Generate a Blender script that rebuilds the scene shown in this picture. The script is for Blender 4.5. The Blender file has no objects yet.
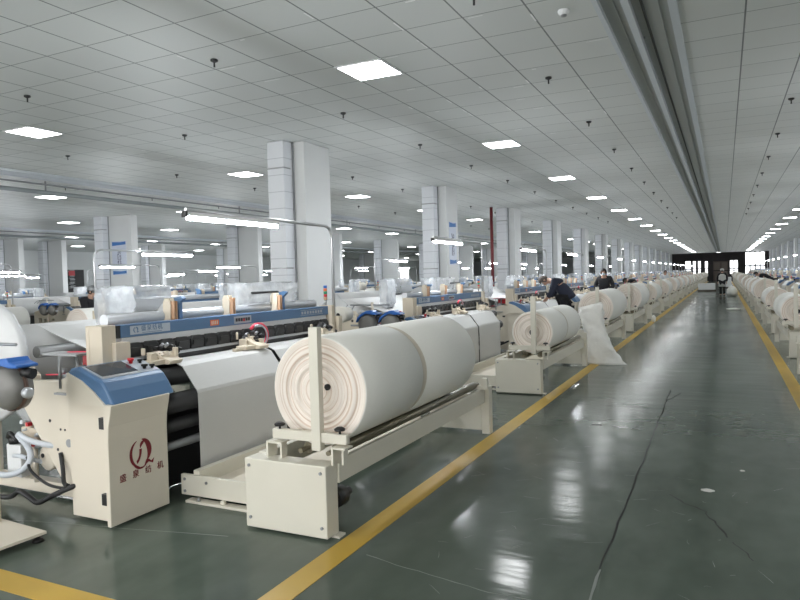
import bpy, bmesh, math, random
from mathutils import Vector, Matrix
random.seed(7)
S = bpy.context.scene
COL = S.collection
PI = math.pi

# ------------------------------------------------------------------ materials
def nodes(name):
    m = bpy.data.materials.new(name); m.use_nodes = True
    nt = m.node_tree; b = nt.nodes['Principled BSDF']
    return m, nt, b

def mat(name, col, rough=.5, metal=0., bump=0., bscale=60., var=0., vscale=4., spec=.5):
    m, nt, b = nodes(name)
    b.inputs['Base Color'].default_value = (*col, 1); b.inputs['Roughness'].default_value = rough
    b.inputs['Metallic'].default_value = metal; b.inputs['Specular IOR Level'].default_value = spec
    if var or bump:
        tc = nt.nodes.new('ShaderNodeTexCoord')
    if var:
        n = nt.nodes.new('ShaderNodeTexNoise'); n.inputs['Scale'].default_value = vscale; n.inputs['Detail'].default_value = 4
        nt.links.new(tc.outputs['Object'], n.inputs['Vector'])
        mx = nt.nodes.new('ShaderNodeMix'); mx.data_type = 'RGBA'
        mx.inputs['A'].default_value = (*[c*(1-var) for c in col], 1); mx.inputs['B'].default_value = (*[min(1, c*(1+var)) for c in col], 1)
        nt.links.new(n.outputs['Fac'], mx.inputs['Factor']); nt.links.new(mx.outputs['Result'], b.inputs['Base Color'])
    if bump:
        n2 = nt.nodes.new('ShaderNodeTexNoise'); n2.inputs['Scale'].default_value = bscale; n2.inputs['Detail'].default_value = 3
        nt.links.new(tc.outputs['Object'], n2.inputs['Vector'])
        bp = nt.nodes.new('ShaderNodeBump'); bp.inputs['Strength'].default_value = bump; bp.inputs['Distance'].default_value = .02
        nt.links.new(n2.outputs['Fac'], bp.inputs['Height']); nt.links.new(bp.outputs['Normal'], b.inputs['Normal'])
    return m

def emit(name, col, s):
    m = bpy.data.materials.new(name); m.use_nodes = True; nt = m.node_tree; nt.nodes.clear()
    e = nt.nodes.new('ShaderNodeEmission'); e.inputs['Color'].default_value = (*col, 1); e.inputs['Strength'].default_value = s
    o = nt.nodes.new('ShaderNodeOutputMaterial'); nt.links.new(e.outputs[0], o.inputs[0]); m.cycles.emission_sampling = 'FRONT'; return m

M = {}
M['cream'] = mat('cream_paint', (.72, .66, .56), .42, var=.05, vscale=3)
M['cream2'] = mat('cream_paint_warm', (.68, .60, .48), .45, var=.06)
M['stand'] = mat('stand_paint', (.70, .67, .58), .42, var=.04)
M['blue'] = mat('blue_paint', (.085, .175, .325), .38, var=.05)
M['bblue'] = mat('bright_blue', (.03, .14, .48), .35)
M['dark'] = mat('dark_rubber', (.025, .025, .026), .5)
M['darkgrey'] = mat('dark_grey_steel', (.06, .06, .062), .42, .5)
M['black'] = mat('black_plastic', (.012, .012, .013), .45)
M['grey'] = mat('grey_steel', (.32, .33, .34), .4, .6)
M['silver'] = mat('silver', (.62, .63, .65), .3, .8)
M['alu'] = mat('pale_aluminium', (.55, .57, .6), .38, .4)
M['bronze'] = mat('roller_steel', (.20, .18, .13), .3, .8)
M['red'] = mat('red_plastic', (.55, .02, .03), .35)
M['pink'] = mat('pink_hose', (.75, .06, .11), .4)
M['green'] = mat('green_plastic', (.02, .25, .12), .4)
M['copper'] = mat('copper_plate', (.55, .33, .20), .45)
M['orange'] = mat('orange_sticker', (.75, .16, .04), .5)
M['white'] = mat('white_plastic', (.78, .79, .80), .4)
M['hose'] = mat('pale_hose', (.62, .66, .72), .35)
M['feeder'] = mat('feeder_grey', (.20, .195, .185), .5, .2)
M['flange'] = mat('wrapped_flange', (.66, .67, .68), .35, bump=.5, bscale=9)
M['yarn'] = mat('yarn_white', (.82, .79, .72), .9, bump=.25, bscale=90)
M['screen'] = mat('screen_glass', (.05, .06, .075), .12)
M['emblem'] = mat('dark_red_print', (.20, .012, .02), .6)
M['plate'] = mat('label_plate', (.42, .46, .52), .5)
M['column'] = mat('column_paint', (.70, .71, .71), .6, var=.04, vscale=2)
M['wall'] = mat('wall_paint', (.72, .74, .74), .7)
M['endwall'] = mat('dark_end_wall', (.035, .028, .03), .6, var=.3, vscale=.8)
M['yellow'] = mat('yellow_floor_paint', (.56, .36, .055), .42, var=.14, vscale=2.5)
M['navy'] = mat('navy_cloth', (.018, .022, .042), .85, bump=.3, bscale=25)
M['blackcloth'] = mat('black_cloth', (.012, .012, .015), .85, bump=.3, bscale=25)
M['skin'] = mat('skin', (.50, .30, .22), .55)
M['hair'] = mat('dark_hair', (.015, .012, .011), .6)
M['greyhair'] = mat('greying_hair', (.10, .08, .07), .7)
M['mask'] = mat('face_mask', (.55, .62, .68), .8)
M['apron'] = mat('pale_apron', (.50, .50, .48), .85)
M['shirt'] = mat('pale_shirt', (.62, .64, .66), .85)
M['sack'] = mat('woven_sack', (.82, .81, .77), .5, bump=1., bscale=8, var=.08, vscale=10)
M['crack'] = mat('floor_crack_dark', (.012, .013, .012), .8)
M['joint'] = mat('floor_joint_pale', (.22, .24, .22), .7)
M['scrap'] = mat('pale_scrap', (.6, .6, .57), .6)
M['pipe'] = mat('hanging_pipe', (.34, .37, .38), .4, .3)
M['trough'] = mat('service_trough', (.44, .46, .45), .45)
M['trim'] = mat('ceiling_trim', (.66, .70, .74), .35)
M['lamp'] = emit('tube_light', (.92, .96, 1.0), 115)
M['panel'] = emit('light_panel', (.97, .99, 1.0), 17)
M['sleeve'] = mat('dark_cable', (.015, .015, .017), .5)

def cloth_mat(name, col, rough=.6, sheen=.2):
    m, nt, b = nodes(name)
    b.inputs['Roughness'].default_value = rough
    tc = nt.nodes.new('ShaderNodeTexCoord'); n = nt.nodes.new('ShaderNodeTexNoise'); n.inputs['Scale'].default_value = 160
    mp = nt.nodes.new('ShaderNodeMapping'); mp.inputs['Scale'].default_value = (1, .12, 1)
    nt.links.new(tc.outputs['Object'], mp.inputs[0]); nt.links.new(mp.outputs[0], n.inputs['Vector'])
    mx = nt.nodes.new('ShaderNodeMix'); mx.data_type = 'RGBA'
    mx.inputs['A'].default_value = (*[c*.93 for c in col], 1); mx.inputs['B'].default_value = (*col, 1)
    nt.links.new(n.outputs['Fac'], mx.inputs['Factor']); nt.links.new(mx.outputs['Result'], b.inputs['Base Color'])
    b.inputs['Sheen Weight'].default_value = sheen
    return m
M['cloth'] = cloth_mat('grey_white_cloth', (.58, .58, .57), .5)
M['seam'] = cloth_mat('roll_seam', (.62, .56, .46), .8)
M['roll'] = cloth_mat('rolled_cloth', (.86, .85, .80), .75)
M['warp'] = cloth_mat('warp_threads', (.80, .80, .80), .6)

def rollend_mat():
    m, nt, b = nodes('roll_end_layers')
    b.inputs['Roughness'].default_value = .9
    tc = nt.nodes.new('ShaderNodeTexCoord'); sx = nt.nodes.new('ShaderNodeSeparateXYZ'); nt.links.new(tc.outputs['Object'], sx.inputs[0])
    cb = nt.nodes.new('ShaderNodeCombineXYZ'); nt.links.new(sx.outputs['X'], cb.inputs['X']); nt.links.new(sx.outputs['Z'], cb.inputs['Y'])
    ln = nt.nodes.new('ShaderNodeVectorMath'); ln.operation = 'LENGTH'; nt.links.new(cb.outputs[0], ln.inputs[0])
    n = nt.nodes.new('ShaderNodeTexNoise'); n.noise_dimensions = '1D'; n.inputs['Scale'].default_value = 55; n.inputs['Detail'].default_value = 6
    nt.links.new(ln.outputs['Value'], n.inputs['W'])
    cr = nt.nodes.new('ShaderNodeValToRGB'); cr.color_ramp.elements[0].position = .33; cr.color_ramp.elements[1].position = .50
    cr.color_ramp.elements[0].color = (.66, .53, .44, 1); cr.color_ramp.elements[1].color = (.86, .79, .72, 1)
    nt.links.new(n.outputs['Fac'], cr.inputs[0]); nt.links.new(cr.outputs[0], b.inputs['Base Color'])
    bp = nt.nodes.new('ShaderNodeBump'); bp.inputs['Strength'].default_value = .3; bp.inputs['Distance'].default_value = .006
    nt.links.new(n.outputs['Fac'], bp.inputs['Height']); nt.links.new(bp.outputs['Normal'], b.inputs['Normal'])
    return m
M['rollend'] = rollend_mat()

def film_mat():
    m, nt, b = nodes('plastic_film')
    b.inputs['Base Color'].default_value = (.80, .83, .86, 1); b.inputs['Roughness'].default_value = .22
    tc = nt.nodes.new('ShaderNodeTexCoord'); n = nt.nodes.new('ShaderNodeTexNoise'); n.inputs['Scale'].default_value = 7; n.inputs['Detail'].default_value = 5
    nt.links.new(tc.outputs['Object'], n.inputs['Vector'])
    bp = nt.nodes.new('ShaderNodeBump'); bp.inputs['Strength'].default_value = 1; bp.inputs['Distance'].default_value = .05
    nt.links.new(n.outputs['Fac'], bp.inputs['Height']); nt.links.new(bp.outputs['Normal'], b.inputs['Normal'])
    t = nt.nodes.new('ShaderNodeBsdfTransparent'); mx = nt.nodes.new('ShaderNodeMixShader')
    mr = nt.nodes.new('ShaderNodeMapRange'); mr.inputs['From Min'].default_value = .35; mr.inputs['From Max'].default_value = .7
    mr.inputs['To Min'].default_value = .34; mr.inputs['To Max'].default_value = .5
    nt.links.new(n.outputs['Fac'], mr.inputs['Value']); nt.links.new(mr.outputs[0], mx.inputs['Fac'])
    nt.links.new(t.outputs[0], mx.inputs[1]); nt.links.new(b.outputs[0], mx.inputs[2])
    nt.links.new(mx.outputs[0], nt.nodes['Material Output'].inputs[0]); return m
M['film'] = film_mat()

def glass_mat():
    m, nt, b = nodes('window_glass')
    b.inputs['Roughness'].default_value = .05; b.inputs['Base Color'].default_value = (.9, .95, .95, 1)
    t = nt.nodes.new('ShaderNodeBsdfTransparent'); mx = nt.nodes.new('ShaderNodeMixShader'); mx.inputs['Fac'].default_value = .12
    nt.links.new(t.outputs[0], mx.inputs[1]); nt.links.new(b.outputs[0], mx.inputs[2])
    nt.links.new(mx.outputs[0], nt.nodes['Material Output'].inputs[0]); return m
M['glass'] = glass_mat()

def floor_mat():
    m, nt, b = nodes('epoxy_floor')
    tc = nt.nodes.new('ShaderNodeTexCoord')
    def noise(scale, detail, mapscale=None):
        n = nt.nodes.new('ShaderNodeTexNoise'); n.inputs['Scale'].default_value = scale; n.inputs['Detail'].default_value = detail
        if mapscale:
            mp = nt.nodes.new('ShaderNodeMapping'); mp.inputs['Scale'].default_value = mapscale
            nt.links.new(tc.outputs['Object'], mp.inputs[0]); nt.links.new(mp.outputs[0], n.inputs['Vector'])
        else: nt.links.new(tc.outputs['Object'], n.inputs['Vector'])
        return n
    n1 = noise(.55, 3); n2 = noise(5, 2.5, (1, .5, 1)); n3 = noise(1.1, 3, (1, .35, 1)); n4 = noise(1.6, 3, (.45, 2.2, 1))
    cr = nt.nodes.new('ShaderNodeValToRGB'); cr.color_ramp.elements[0].position = .35; cr.color_ramp.elements[1].position = .68
    cr.color_ramp.elements[0].color = (.074, .094, .077, 1); cr.color_ramp.elements[1].color = (.128, .155, .128, 1)
    ad = nt.nodes.new('ShaderNodeMath'); ad.operation = 'MULTIPLY_ADD'; ad.inputs[1].default_value = .35
    sc = nt.nodes.new('ShaderNodeMath'); sc.operation = 'MULTIPLY'; sc.inputs[1].default_value = .65
    nt.links.new(n1.outputs['Fac'], sc.inputs[0]); nt.links.new(n2.outputs['Fac'], ad.inputs[0]); nt.links.new(sc.outputs[0], ad.inputs[2])
    nt.links.new(ad.outputs[0], cr.inputs[0]); nt.links.new(cr.outputs[0], b.inputs['Base Color'])
    mr = nt.nodes.new('ShaderNodeMapRange'); mr.inputs['From Min'].default_value = .25; mr.inputs['From Max'].default_value = .78
    mr.inputs['To Min'].default_value = .09; mr.inputs['To Max'].default_value = .22
    nt.links.new(n3.outputs['Fac'], mr.inputs['Value']); nt.links.new(mr.outputs[0], b.inputs['Roughness'])
    bp = nt.nodes.new('ShaderNodeBump'); bp.inputs['Strength'].default_value = .16; bp.inputs['Distance'].default_value = .03
    nt.links.new(n4.outputs['Fac'], bp.inputs['Height']); nt.links.new(bp.outputs['Normal'], b.inputs['Normal'])
    b.inputs['Specular IOR Level'].default_value = .16
    return m
M['floor'] = floor_mat()

def ceil_mat():
    m, nt, b = nodes('ceiling_tiles')
    tc = nt.nodes.new('ShaderNodeTexCoord'); sx = nt.nodes.new('ShaderNodeSeparateXYZ'); nt.links.new(tc.outputs['Object'], sx.inputs[0])
    def line(out, pitch, off, half):
        a = nt.nodes.new('ShaderNodeMath'); a.operation = 'SUBTRACT'; a.inputs[1].default_value = off; nt.links.new(out, a.inputs[0])
        d = nt.nodes.new('ShaderNodeMath'); d.operation = 'DIVIDE'; d.inputs[1].default_value = pitch; nt.links.new(a.outputs[0], d.inputs[0])
        r = nt.nodes.new('ShaderNodeMath'); r.operation = 'ROUND'; nt.links.new(d.outputs[0], r.inputs[0])
        s = nt.nodes.new('ShaderNodeMath'); s.operation = 'SUBTRACT'; nt.links.new(d.outputs[0], s.inputs[0]); nt.links.new(r.outputs[0], s.inputs[1])
        ab = nt.nodes.new('ShaderNodeMath'); ab.operation = 'ABSOLUTE'; nt.links.new(s.outputs[0], ab.inputs[0])
        l = nt.nodes.new('ShaderNodeMath'); l.operation = 'LESS_THAN'; l.inputs[1].default_value = half/pitch; nt.links.new(ab.outputs[0], l.inputs[0])
        return l, d
    lx, dx = line(sx.outputs['X'], .62, .21, .0085); ly, dy = line(sx.outputs['Y'], .638, 4.26, .0055)
    mx = nt.nodes.new('ShaderNodeMath'); mx.operation = 'MAXIMUM'; nt.links.new(lx.outputs[0], mx.inputs[0]); nt.links.new(ly.outputs[0], mx.inputs[1])
    fl1 = nt.nodes.new('ShaderNodeMath'); fl1.operation = 'FLOOR'; nt.links.new(dx.outputs[0], fl1.inputs[0])
    fl2 = nt.nodes.new('ShaderNodeMath'); fl2.operation = 'FLOOR'; nt.links.new(dy.outputs[0], fl2.inputs[0])
    cv = nt.nodes.new('ShaderNodeCombineXYZ'); nt.links.new(fl1.outputs[0], cv.inputs[0]); nt.links.new(fl2.outputs[0], cv.inputs[1])
    wn = nt.nodes.new('ShaderNodeTexWhiteNoise'); nt.links.new(cv.outputs[0], wn.inputs['Vector'])
    tone = nt.nodes.new('ShaderNodeMix'); tone.data_type = 'RGBA'; tone.inputs['A'].default_value = (.70, .72, .705, 1); tone.inputs['B'].default_value = (.74, .76, .745, 1)
    nt.links.new(wn.outputs['Value'], tone.inputs['Factor'])
    mc = nt.nodes.new('ShaderNodeMix'); mc.data_type = 'RGBA'; mc.inputs['B'].default_value = (.20, .22, .22, 1)
    nt.links.new(tone.outputs['Result'], mc.inputs['A']); nt.links.new(mx.outputs[0], mc.inputs['Factor']); nt.links.new(mc.outputs['Result'], b.inputs['Base Color'])
    b.inputs['Roughness'].default_value = .5
    # each tile hangs a hair out of level
    sub = nt.nodes.new('ShaderNodeVectorMath'); sub.operation = 'SUBTRACT'; sub.inputs[1].default_value = (.5, .5, .5); nt.links.new(wn.outputs['Color'], sub.inputs[0])
    scl = nt.nodes.new('ShaderNodeVectorMath'); scl.operation = 'SCALE'; scl.inputs['Scale'].default_value = .02; nt.links.new(sub.outputs[0], scl.inputs[0])
    ge = nt.nodes.new('ShaderNodeNewGeometry'); av = nt.nodes.new('ShaderNodeVectorMath'); av.operation = 'ADD'
    nt.links.new(ge.outputs['Normal'], av.inputs[0]); nt.links.new(scl.outputs[0], av.inputs[1])
    nm = nt.nodes.new('ShaderNodeVectorMath'); nm.operation = 'NORMALIZE'; nt.links.new(av.outputs[0], nm.inputs[0]); nt.links.new(nm.outputs[0], b.inputs['Normal'])
    return m
M['ceiling'] = ceil_mat()

def duct_mat():
    m, nt, b = nodes('wrapped_duct')
    b.inputs['Roughness'].default_value = .45; b.inputs['Metallic'].default_value = .0
    tc = nt.nodes.new('ShaderNodeTexCoord'); sx = nt.nodes.new('ShaderNodeSeparateXYZ'); nt.links.new(tc.outputs['Object'], sx.inputs[0])
    d = nt.nodes.new('ShaderNodeMath'); d.operation = 'MULTIPLY'; d.inputs[1].default_value = 1/.3; nt.links.new(sx.outputs['Z'], d.inputs[0])
    f = nt.nodes.new('ShaderNodeMath'); f.operation = 'FRACT'; nt.links.new(d.outputs[0], f.inputs[0])
    l = nt.nodes.new('ShaderNodeMath'); l.operation = 'LESS_THAN'; l.inputs[1].default_value = .045; nt.links.new(f.outputs[0], l.inputs[0])
    mx = nt.nodes.new('ShaderNodeMix'); mx.data_type = 'RGBA'; mx.inputs['A'].default_value = (.74, .76, .80, 1); mx.inputs['B'].default_value = (.52, .54, .58, 1)
    nt.links.new(l.outputs[0], mx.inputs['Factor']); nt.links.new(mx.outputs['Result'], b.inputs['Base Color'])
    n = nt.nodes.new('ShaderNodeTexNoise'); n.inputs['Scale'].default_value = 6; nt.links.new(tc.outputs['Object'], n.inputs['Vector'])
    bp = nt.nodes.new('ShaderNodeBump'); bp.inputs['Strength'].default_value = .4; bp.inputs['Distance'].default_value = .02
    nt.links.new(n.outputs['Fac'], bp.inputs['Height']); nt.links.new(bp.outputs['Normal'], b.inputs['Normal'])
    return m
M['duct'] = duct_mat()

# ------------------------------------------------------------------ mesh helpers
class MB:
    def __init__(s): s.v = []; s.f = []; s.sm = []; s.mi = []
    def add(s, vs, fs, smooth=False, mi=0):
        b = len(s.v); s.v += [tuple(v) for v in vs]
        for f in fs: s.f.append(tuple(b+i for i in f)); s.sm.append(smooth); s.mi.append(mi)
        return s
    def box(s, x0, x1, y0, y1, z0, z1, mi=0):
        v = [(x0,y0,z0),(x1,y0,z0),(x1,y1,z0),(x0,y1,z0),(x0,y0,z1),(x1,y0,z1),(x1,y1,z1),(x0,y1,z1)]
        return s.add(v, [(0,3,2,1),(4,5,6,7),(0,1,5,4),(1,2,6,5),(2,3,7,6),(3,0,4,7)], mi=mi)
    def prism(s, pts, axis, a, b, smooth=False, mi=0):
        n = len(pts)
        def P(p, t): return {'x': (t, p[0], p[1]), 'y': (p[0], t, p[1]), 'z': (p[0], p[1], t)}[axis]
        v = [P(p, a) for p in pts] + [P(p, b) for p in pts]
        s.add(v, [tuple(range(n-1, -1, -1)), tuple(range(n, 2*n))], mi=mi)
        base = len(s.v) - 2*n
        for i in range(n):
            j = (i+1) % n; s.f.append((base+i, base+j, base+n+j, base+n+i)); s.sm.append(smooth); s.mi.append(mi)
        return s
    def tube(s, path, r, n=10, closed=False, mi=0):
        path = [Vector(p) for p in path]; k = len(path); rr = r if isinstance(r, (list, tuple)) else [r]*k
        vs = []; up = None
        for i, p in enumerate(path):
            a = path[(i-1) % k] if (closed or i > 0) else p; c = path[(i+1) % k] if (closed or i < k-1) else p
            t = (c - a).normalized()
            if up is None: up = Vector((0,0,1)) if abs(t.z) < .9 else Vector((1,0,0))
            sx = t.cross(up)
            if sx.length < 1e-5: sx = t.orthogonal()
            sx.normalize(); up = sx.cross(t).normalized()
            for q in range(n):
                an = 2*PI*q/n; vs.append(p + (sx*math.cos(an) + up*math.sin(an))*rr[i])
        fs = []
        for i in range(k if closed else k-1):
            for q in range(n):
                a0 = i*n+q; a1 = i*n+(q+1) % n; b0 = ((i+1) % k)*n+q; b1 = ((i+1) % k)*n+(q+1) % n
                fs.append((a0, a1, b1, b0))
        s.add(vs, fs, True, mi)
        if not closed:
            b = len(s.v)-k*n
            s.f.append(tuple(b+q for q in range(n-1, -1, -1))); s.sm.append(False); s.mi.append(mi)
            s.f.append(tuple(b+(k-1)*n+q for q in range(n))); s.sm.append(False); s.mi.append(mi)
        return s
    def cyl(s, p, q, r, n=16, mi=0): return s.tube([p, q], r, n, mi=mi)
    def lathe(s, prof, axis='y', n=32, c=(0,0,0), mis=None, smooth=True):
        # prof: list of (radius, position along the axis)
        k = len(prof); vs = []
        for (r, t) in prof:
            for q in range(n):
                a = 2*PI*q/n; u, w = r*math.cos(a), r*math.sin(a)
                vs.append({'y': (c[0]+u, c[1]+t, c[2]+w), 'x': (c[0]+t, c[1]+u, c[2]+w), 'z': (c[0]+u, c[1]+w, c[2]+t)}[axis])
        for i in range(k-1):
            pass
        b = len(s.v); s.v += vs
        for i in range(k-1):
            for q in range(n):
                s.f.append((b+i*n+q, b+(i+1)*n+q, b+(i+1)*n+(q+1) % n, b+i*n+(q+1) % n)); s.sm.append(smooth); s.mi.append(mis[i] if mis else 0)
        for i in (0, k-1):
            if prof[i][0] > 1e-4:
                s.f.append(tuple(b+i*n+q for q in range(n))); s.sm.append(False); s.mi.append(mis[0 if i == 0 else -1] if mis else 0)
        return s
    def ball(s, c, r, n=12, m=8, mi=0):
        rx, ry, rz = r if isinstance(r, tuple) else (r, r, r); vs = []; fs = []
        for i in range(1, m):
            th = PI*i/m
            for q in range(n):
                a = 2*PI*q/n; vs.append((c[0]+rx*math.sin(th)*math.cos(a), c[1]+ry*math.sin(th)*math.sin(a), c[2]+rz*math.cos(th)))
        vs += [(c[0], c[1], c[2]+rz), (c[0], c[1], c[2]-rz)]; T = len(vs)-2
        for i in range(m-2):
            for q in range(n): fs.append((i*n+q, (i+1)*n+q, (i+1)*n+(q+1) % n, i*n+(q+1) % n))
        for q in range(n):
            fs.append((T, q, (q+1) % n)); fs.append((T+1, (m-2)*n+(q+1) % n, (m-2)*n+q))
        return s.add(vs, fs, True, mi)
    def build(s, name, m, parent=None, bev=0.):
        me = bpy.data.meshes.new(name); me.from_pydata(s.v, [], s.f)
        me.polygons.foreach_set('use_smooth', s.sm); me.polygons.foreach_set('material_index', s.mi)
        for x in (m if isinstance(m, (list, tuple)) else [m]): me.materials.append(x)
        bm = bmesh.new(); bm.from_mesh(me); bmesh.ops.recalc_face_normals(bm, faces=bm.faces); bm.to_mesh(me); bm.free()
        me.update()
        o = bpy.data.objects.new(name, me); COL.objects.link(o)
        if parent is not None: o.parent = parent
        if bev:
            b = o.modifiers.new('edge', 'BEVEL'); b.width = bev; b.segments = 2; b.limit_method = 'ANGLE'; b.angle_limit = math.radians(50)
        return o

def empty(name, loc=(0,0,0), rz=0.):
    o = bpy.data.objects.new(name, None); COL.objects.link(o); o.location = loc; o.rotation_euler = (0,0,rz); o.empty_display_size = .1
    return o
def tag(o, label=None, cat=None, group=None, kind=None):
    if label: o['label'] = label
    if cat: o['category'] = cat
    if group: o['group'] = group
    if kind: o['kind'] = kind
    return o
def struct(o): o['kind'] = 'structure'; return o
def kids(o): return [c for c in ALLK.get(o.name, [])]
ALLK = {}
def index_children(root):
    # remember the children of a prototype once, so copying stays quick
    for c in root.children_recursive:
        ALLK.setdefault(c.parent.name, []).append(c)
def dup(root, loc, rz=0., mirror=False, label=None, group=None):
    r = root.copy(); COL.objects.link(r); r.location = loc; r.rotation_euler = (0,0,rz); r.scale = (-1 if mirror else 1, 1, 1)
    if label: r['label'] = label
    if group: r['group'] = group
    for c in kids(root):
        d = c.copy(); COL.objects.link(d); d.parent = r
        for g in kids(c):
            e = g.copy(); COL.objects.link(e); e.parent = d
    return r
ORD = ['first','second','third','fourth','fifth','sixth','seventh','eighth','ninth','tenth','eleventh','twelfth','thirteenth','fourteenth','fifteenth',
       'sixteenth','seventeenth','eighteenth','nineteenth','twentieth','twenty-first','twenty-second','twenty-third','twenty-fourth','twenty-fifth']

def text_mesh(name, body, size, m, parent, mw, extrude=.0015, spacing=1.):
    cu = bpy.data.curves.new(name, 'FONT'); cu.body = body; cu.size = size; cu.extrude = extrude; cu.align_x = 'CENTER'; cu.align_y = 'CENTER'; cu.space_character = spacing
    t = bpy.data.objects.new(name+'_tmp', cu); COL.objects.link(t)
    dg = bpy.context.evaluated_depsgraph_get(); me = bpy.data.meshes.new_from_object(t.evaluated_get(dg))
    bpy.data.objects.remove(t); me.name = name
    me.transform(mw); me.materials.clear(); me.materials.append(m)
    o = bpy.data.objects.new(name, me); COL.objects.link(o); o.parent = parent
    return o

# plane facing +x (towards the aisle): text x -> +y, text y -> +z
def face_x(x, y, z): return Matrix(((0,0,1,x),(1,0,0,y),(0,1,0,z),(0,0,0,1)))
def face_my(x, y, z): return Matrix(((1,0,0,x),(0,0,-1,y),(0,1,0,z),(0,0,0,1)))

# ------------------------------------------------------------------ the hall
HC = 4.22; X0, X1, Y0, Y1 = -42., 12.4, -5., 110.
struct(MB().box(X0, X1, Y0, Y1, -.2, 0).build('floor', M['floor']))
# ceiling: one slab with a recessed service trough above each walkway
cb = MB(); edges = []
for c in (-26.92, -13.82, -.72): edges += [(c-.32, c+.32)]
xs = X0
for a, b in edges: cb.box(xs, a, Y0, Y1, HC, HC+.05); xs = b
cb.box(xs, X1, Y0, Y1, HC, HC+.05)
struct(cb.build('ceiling', M['ceiling']))
for i, (a, b) in enumerate(edges):
    t = struct(MB().box(a-.03, b+.03, Y0, Y1, HC+.05, HC+.09).box(a+.10, a+.12, Y0, Y1, HC+.035, HC+.05).box(b-.16, b-.14, Y0, Y1, HC+.03, HC+.05).build('trim_%d' % (3*i+1), M['trough']))
    struct(MB().box(a-.035, a+.012, Y0, Y1, HC-.035, HC-.001).box(b-.05, b+.025, Y0, Y1, HC-.03, HC-.001).build('trim_%d' % (3*i+2), M['trim']))
    r = MB().box(a+.19, a+.21, Y0+.1, Y1-.1, HC-.0, HC+.03).box(a+.22, a+.27, Y0+.1, Y1-.1, HC-.04, HC+.03)
    o = r.build('service_rail', [M['trim']]); MB().box(a+.345, a+.365, Y0+.1, Y1-.1, HC+.02, HC+.049).build('gap_strip', M['black'], o)  # black strip stands in for the dark gap beside the rail
    for k in range(16):
        y = 1+6.8*k; MB().box(a+.27, a+.29, y, y+.02, HC+.03, HC+.06).build('hanger', M['grey'], o)
    tag(o, ['pale service rail in the ceiling trough above the farthest walkway on the left', 'pale service rail in the ceiling trough above the middle walkway beyond the columns',
            'pale service rail in the ceiling trough above the wide green walkway'][i], 'rail')
for nm, x, far in (('near', -14.45, 0), ('far', -27.4, 1)):
    o = MB().tube([(x, Y0+.1, 3.95), (x, Y1-.1, 3.95)], .05, 8).build('ceiling_pipe', M['pipe'])
    MB().tube([(x+.05, Y0+.1, 4.13), (x+.05, Y1-.1, 4.13)], .022, 8).build('upper_pipe', M['grey'], o)
    for k in range(14):
        y = 3.5+7*k; MB().box(x-.01, x+.01, y, y+.03, 3.97, HC).build('hanger', M['grey'], o)
    tag(o, ['grey pipes hung under the ceiling, nearer of the two long runs', 'grey pipes hung under the ceiling, farther of the two long runs'][far], 'pipe', 'pipes hung under the ceiling')
lw = MB(); y = Y0; LWIN = [(56, 58.6), (62.5, 65), (78, 81.5), (86, 89)]
for a, b in LWIN:
    lw.box(X0-.2, X0, y, a, 0, HC); lw.box(X0-.2, X0, a, b, 0, 1.0); lw.box(X0-.2, X0, a, b, 3.3, HC); y = b
lw.box(X0-.2, X0, y, Y1, 0, HC); struct(lw.build('wall_left', M['wall']))
for i, (a, b) in enumerate(LWIN):
    w = struct(MB().box(X0-.14, X0-.06, a, b, 1.0, 1.06).box(X0-.14, X0-.06, a, b, 3.24, 3.3).box(X0-.14, X0-.06, a, a+.08, 1.0, 3.3).box(X0-.14, X0-.06, b-.08, b, 1.0, 3.3).box(X0-.14, X0-.06, (a+b)/2-.05, (a+b)/2+.05, 1.0, 3.3).build('window_%d' % (i+40), M['white']))
    MB().box(X0-.105, X0-.095, a+.02, b-.02, 1.02, 3.28).build('pane', M['glass'], w)
struct(MB().box(X1, X1+.2, Y0, Y1, 0, HC).build('wall_right', M['wall']))
bw = MB(); x = X0; BWIN = [(-22,-19), (-17.5,-14.5), (-13,-10), (-8.5,-5.5), (-4,-1), (.5,3.5)]
for a, b in BWIN:
    bw.box(x, a, Y0-.2, Y0, 0, HC); bw.box(a, b, Y0-.2, Y0, 0, .9); bw.box(a, b, Y0-.2, Y0, 3.6, HC); x = b
bw.box(x, X1, Y0-.2, Y0, 0, HC)
struct(bw.build('wall_back', M['wall']))
for i, (a, b) in enumerate(BWIN):
    w = struct(MB().box(a, b, Y0-.14, Y0-.06, .9, .96).box(a, b, Y0-.14, Y0-.06, 3.54, 3.6).box(a, a+.06, Y0-.14, Y0-.06, .9, 3.6).box(b-.06, b, Y0-.14, Y0-.06, .9, 3.6).box((a+b)/2-.03, (a+b)/2+.03, Y0-.14, Y0-.06, .9, 3.6).build('window_%d' % (i+20), M['white']))
    MB().box(a+.02, b-.02, Y0-.105, Y0-.095, .92, 3.58).build('pane', M['glass'], w)
    ld = bpy.data.lights.new('daylight', 'AREA'); ld.shape = 'RECTANGLE'; ld.size = b-a-.1; ld.size_y = 2.6; ld.energy = 90; ld.color = (1, .985, .96)
    lo = bpy.data.objects.new('daylight', ld); COL.objects.link(lo); lo.location = ((a+b)/2, Y0-.03, 2.25); lo.rotation_euler = (math.radians(90), 0, 0)
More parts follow.
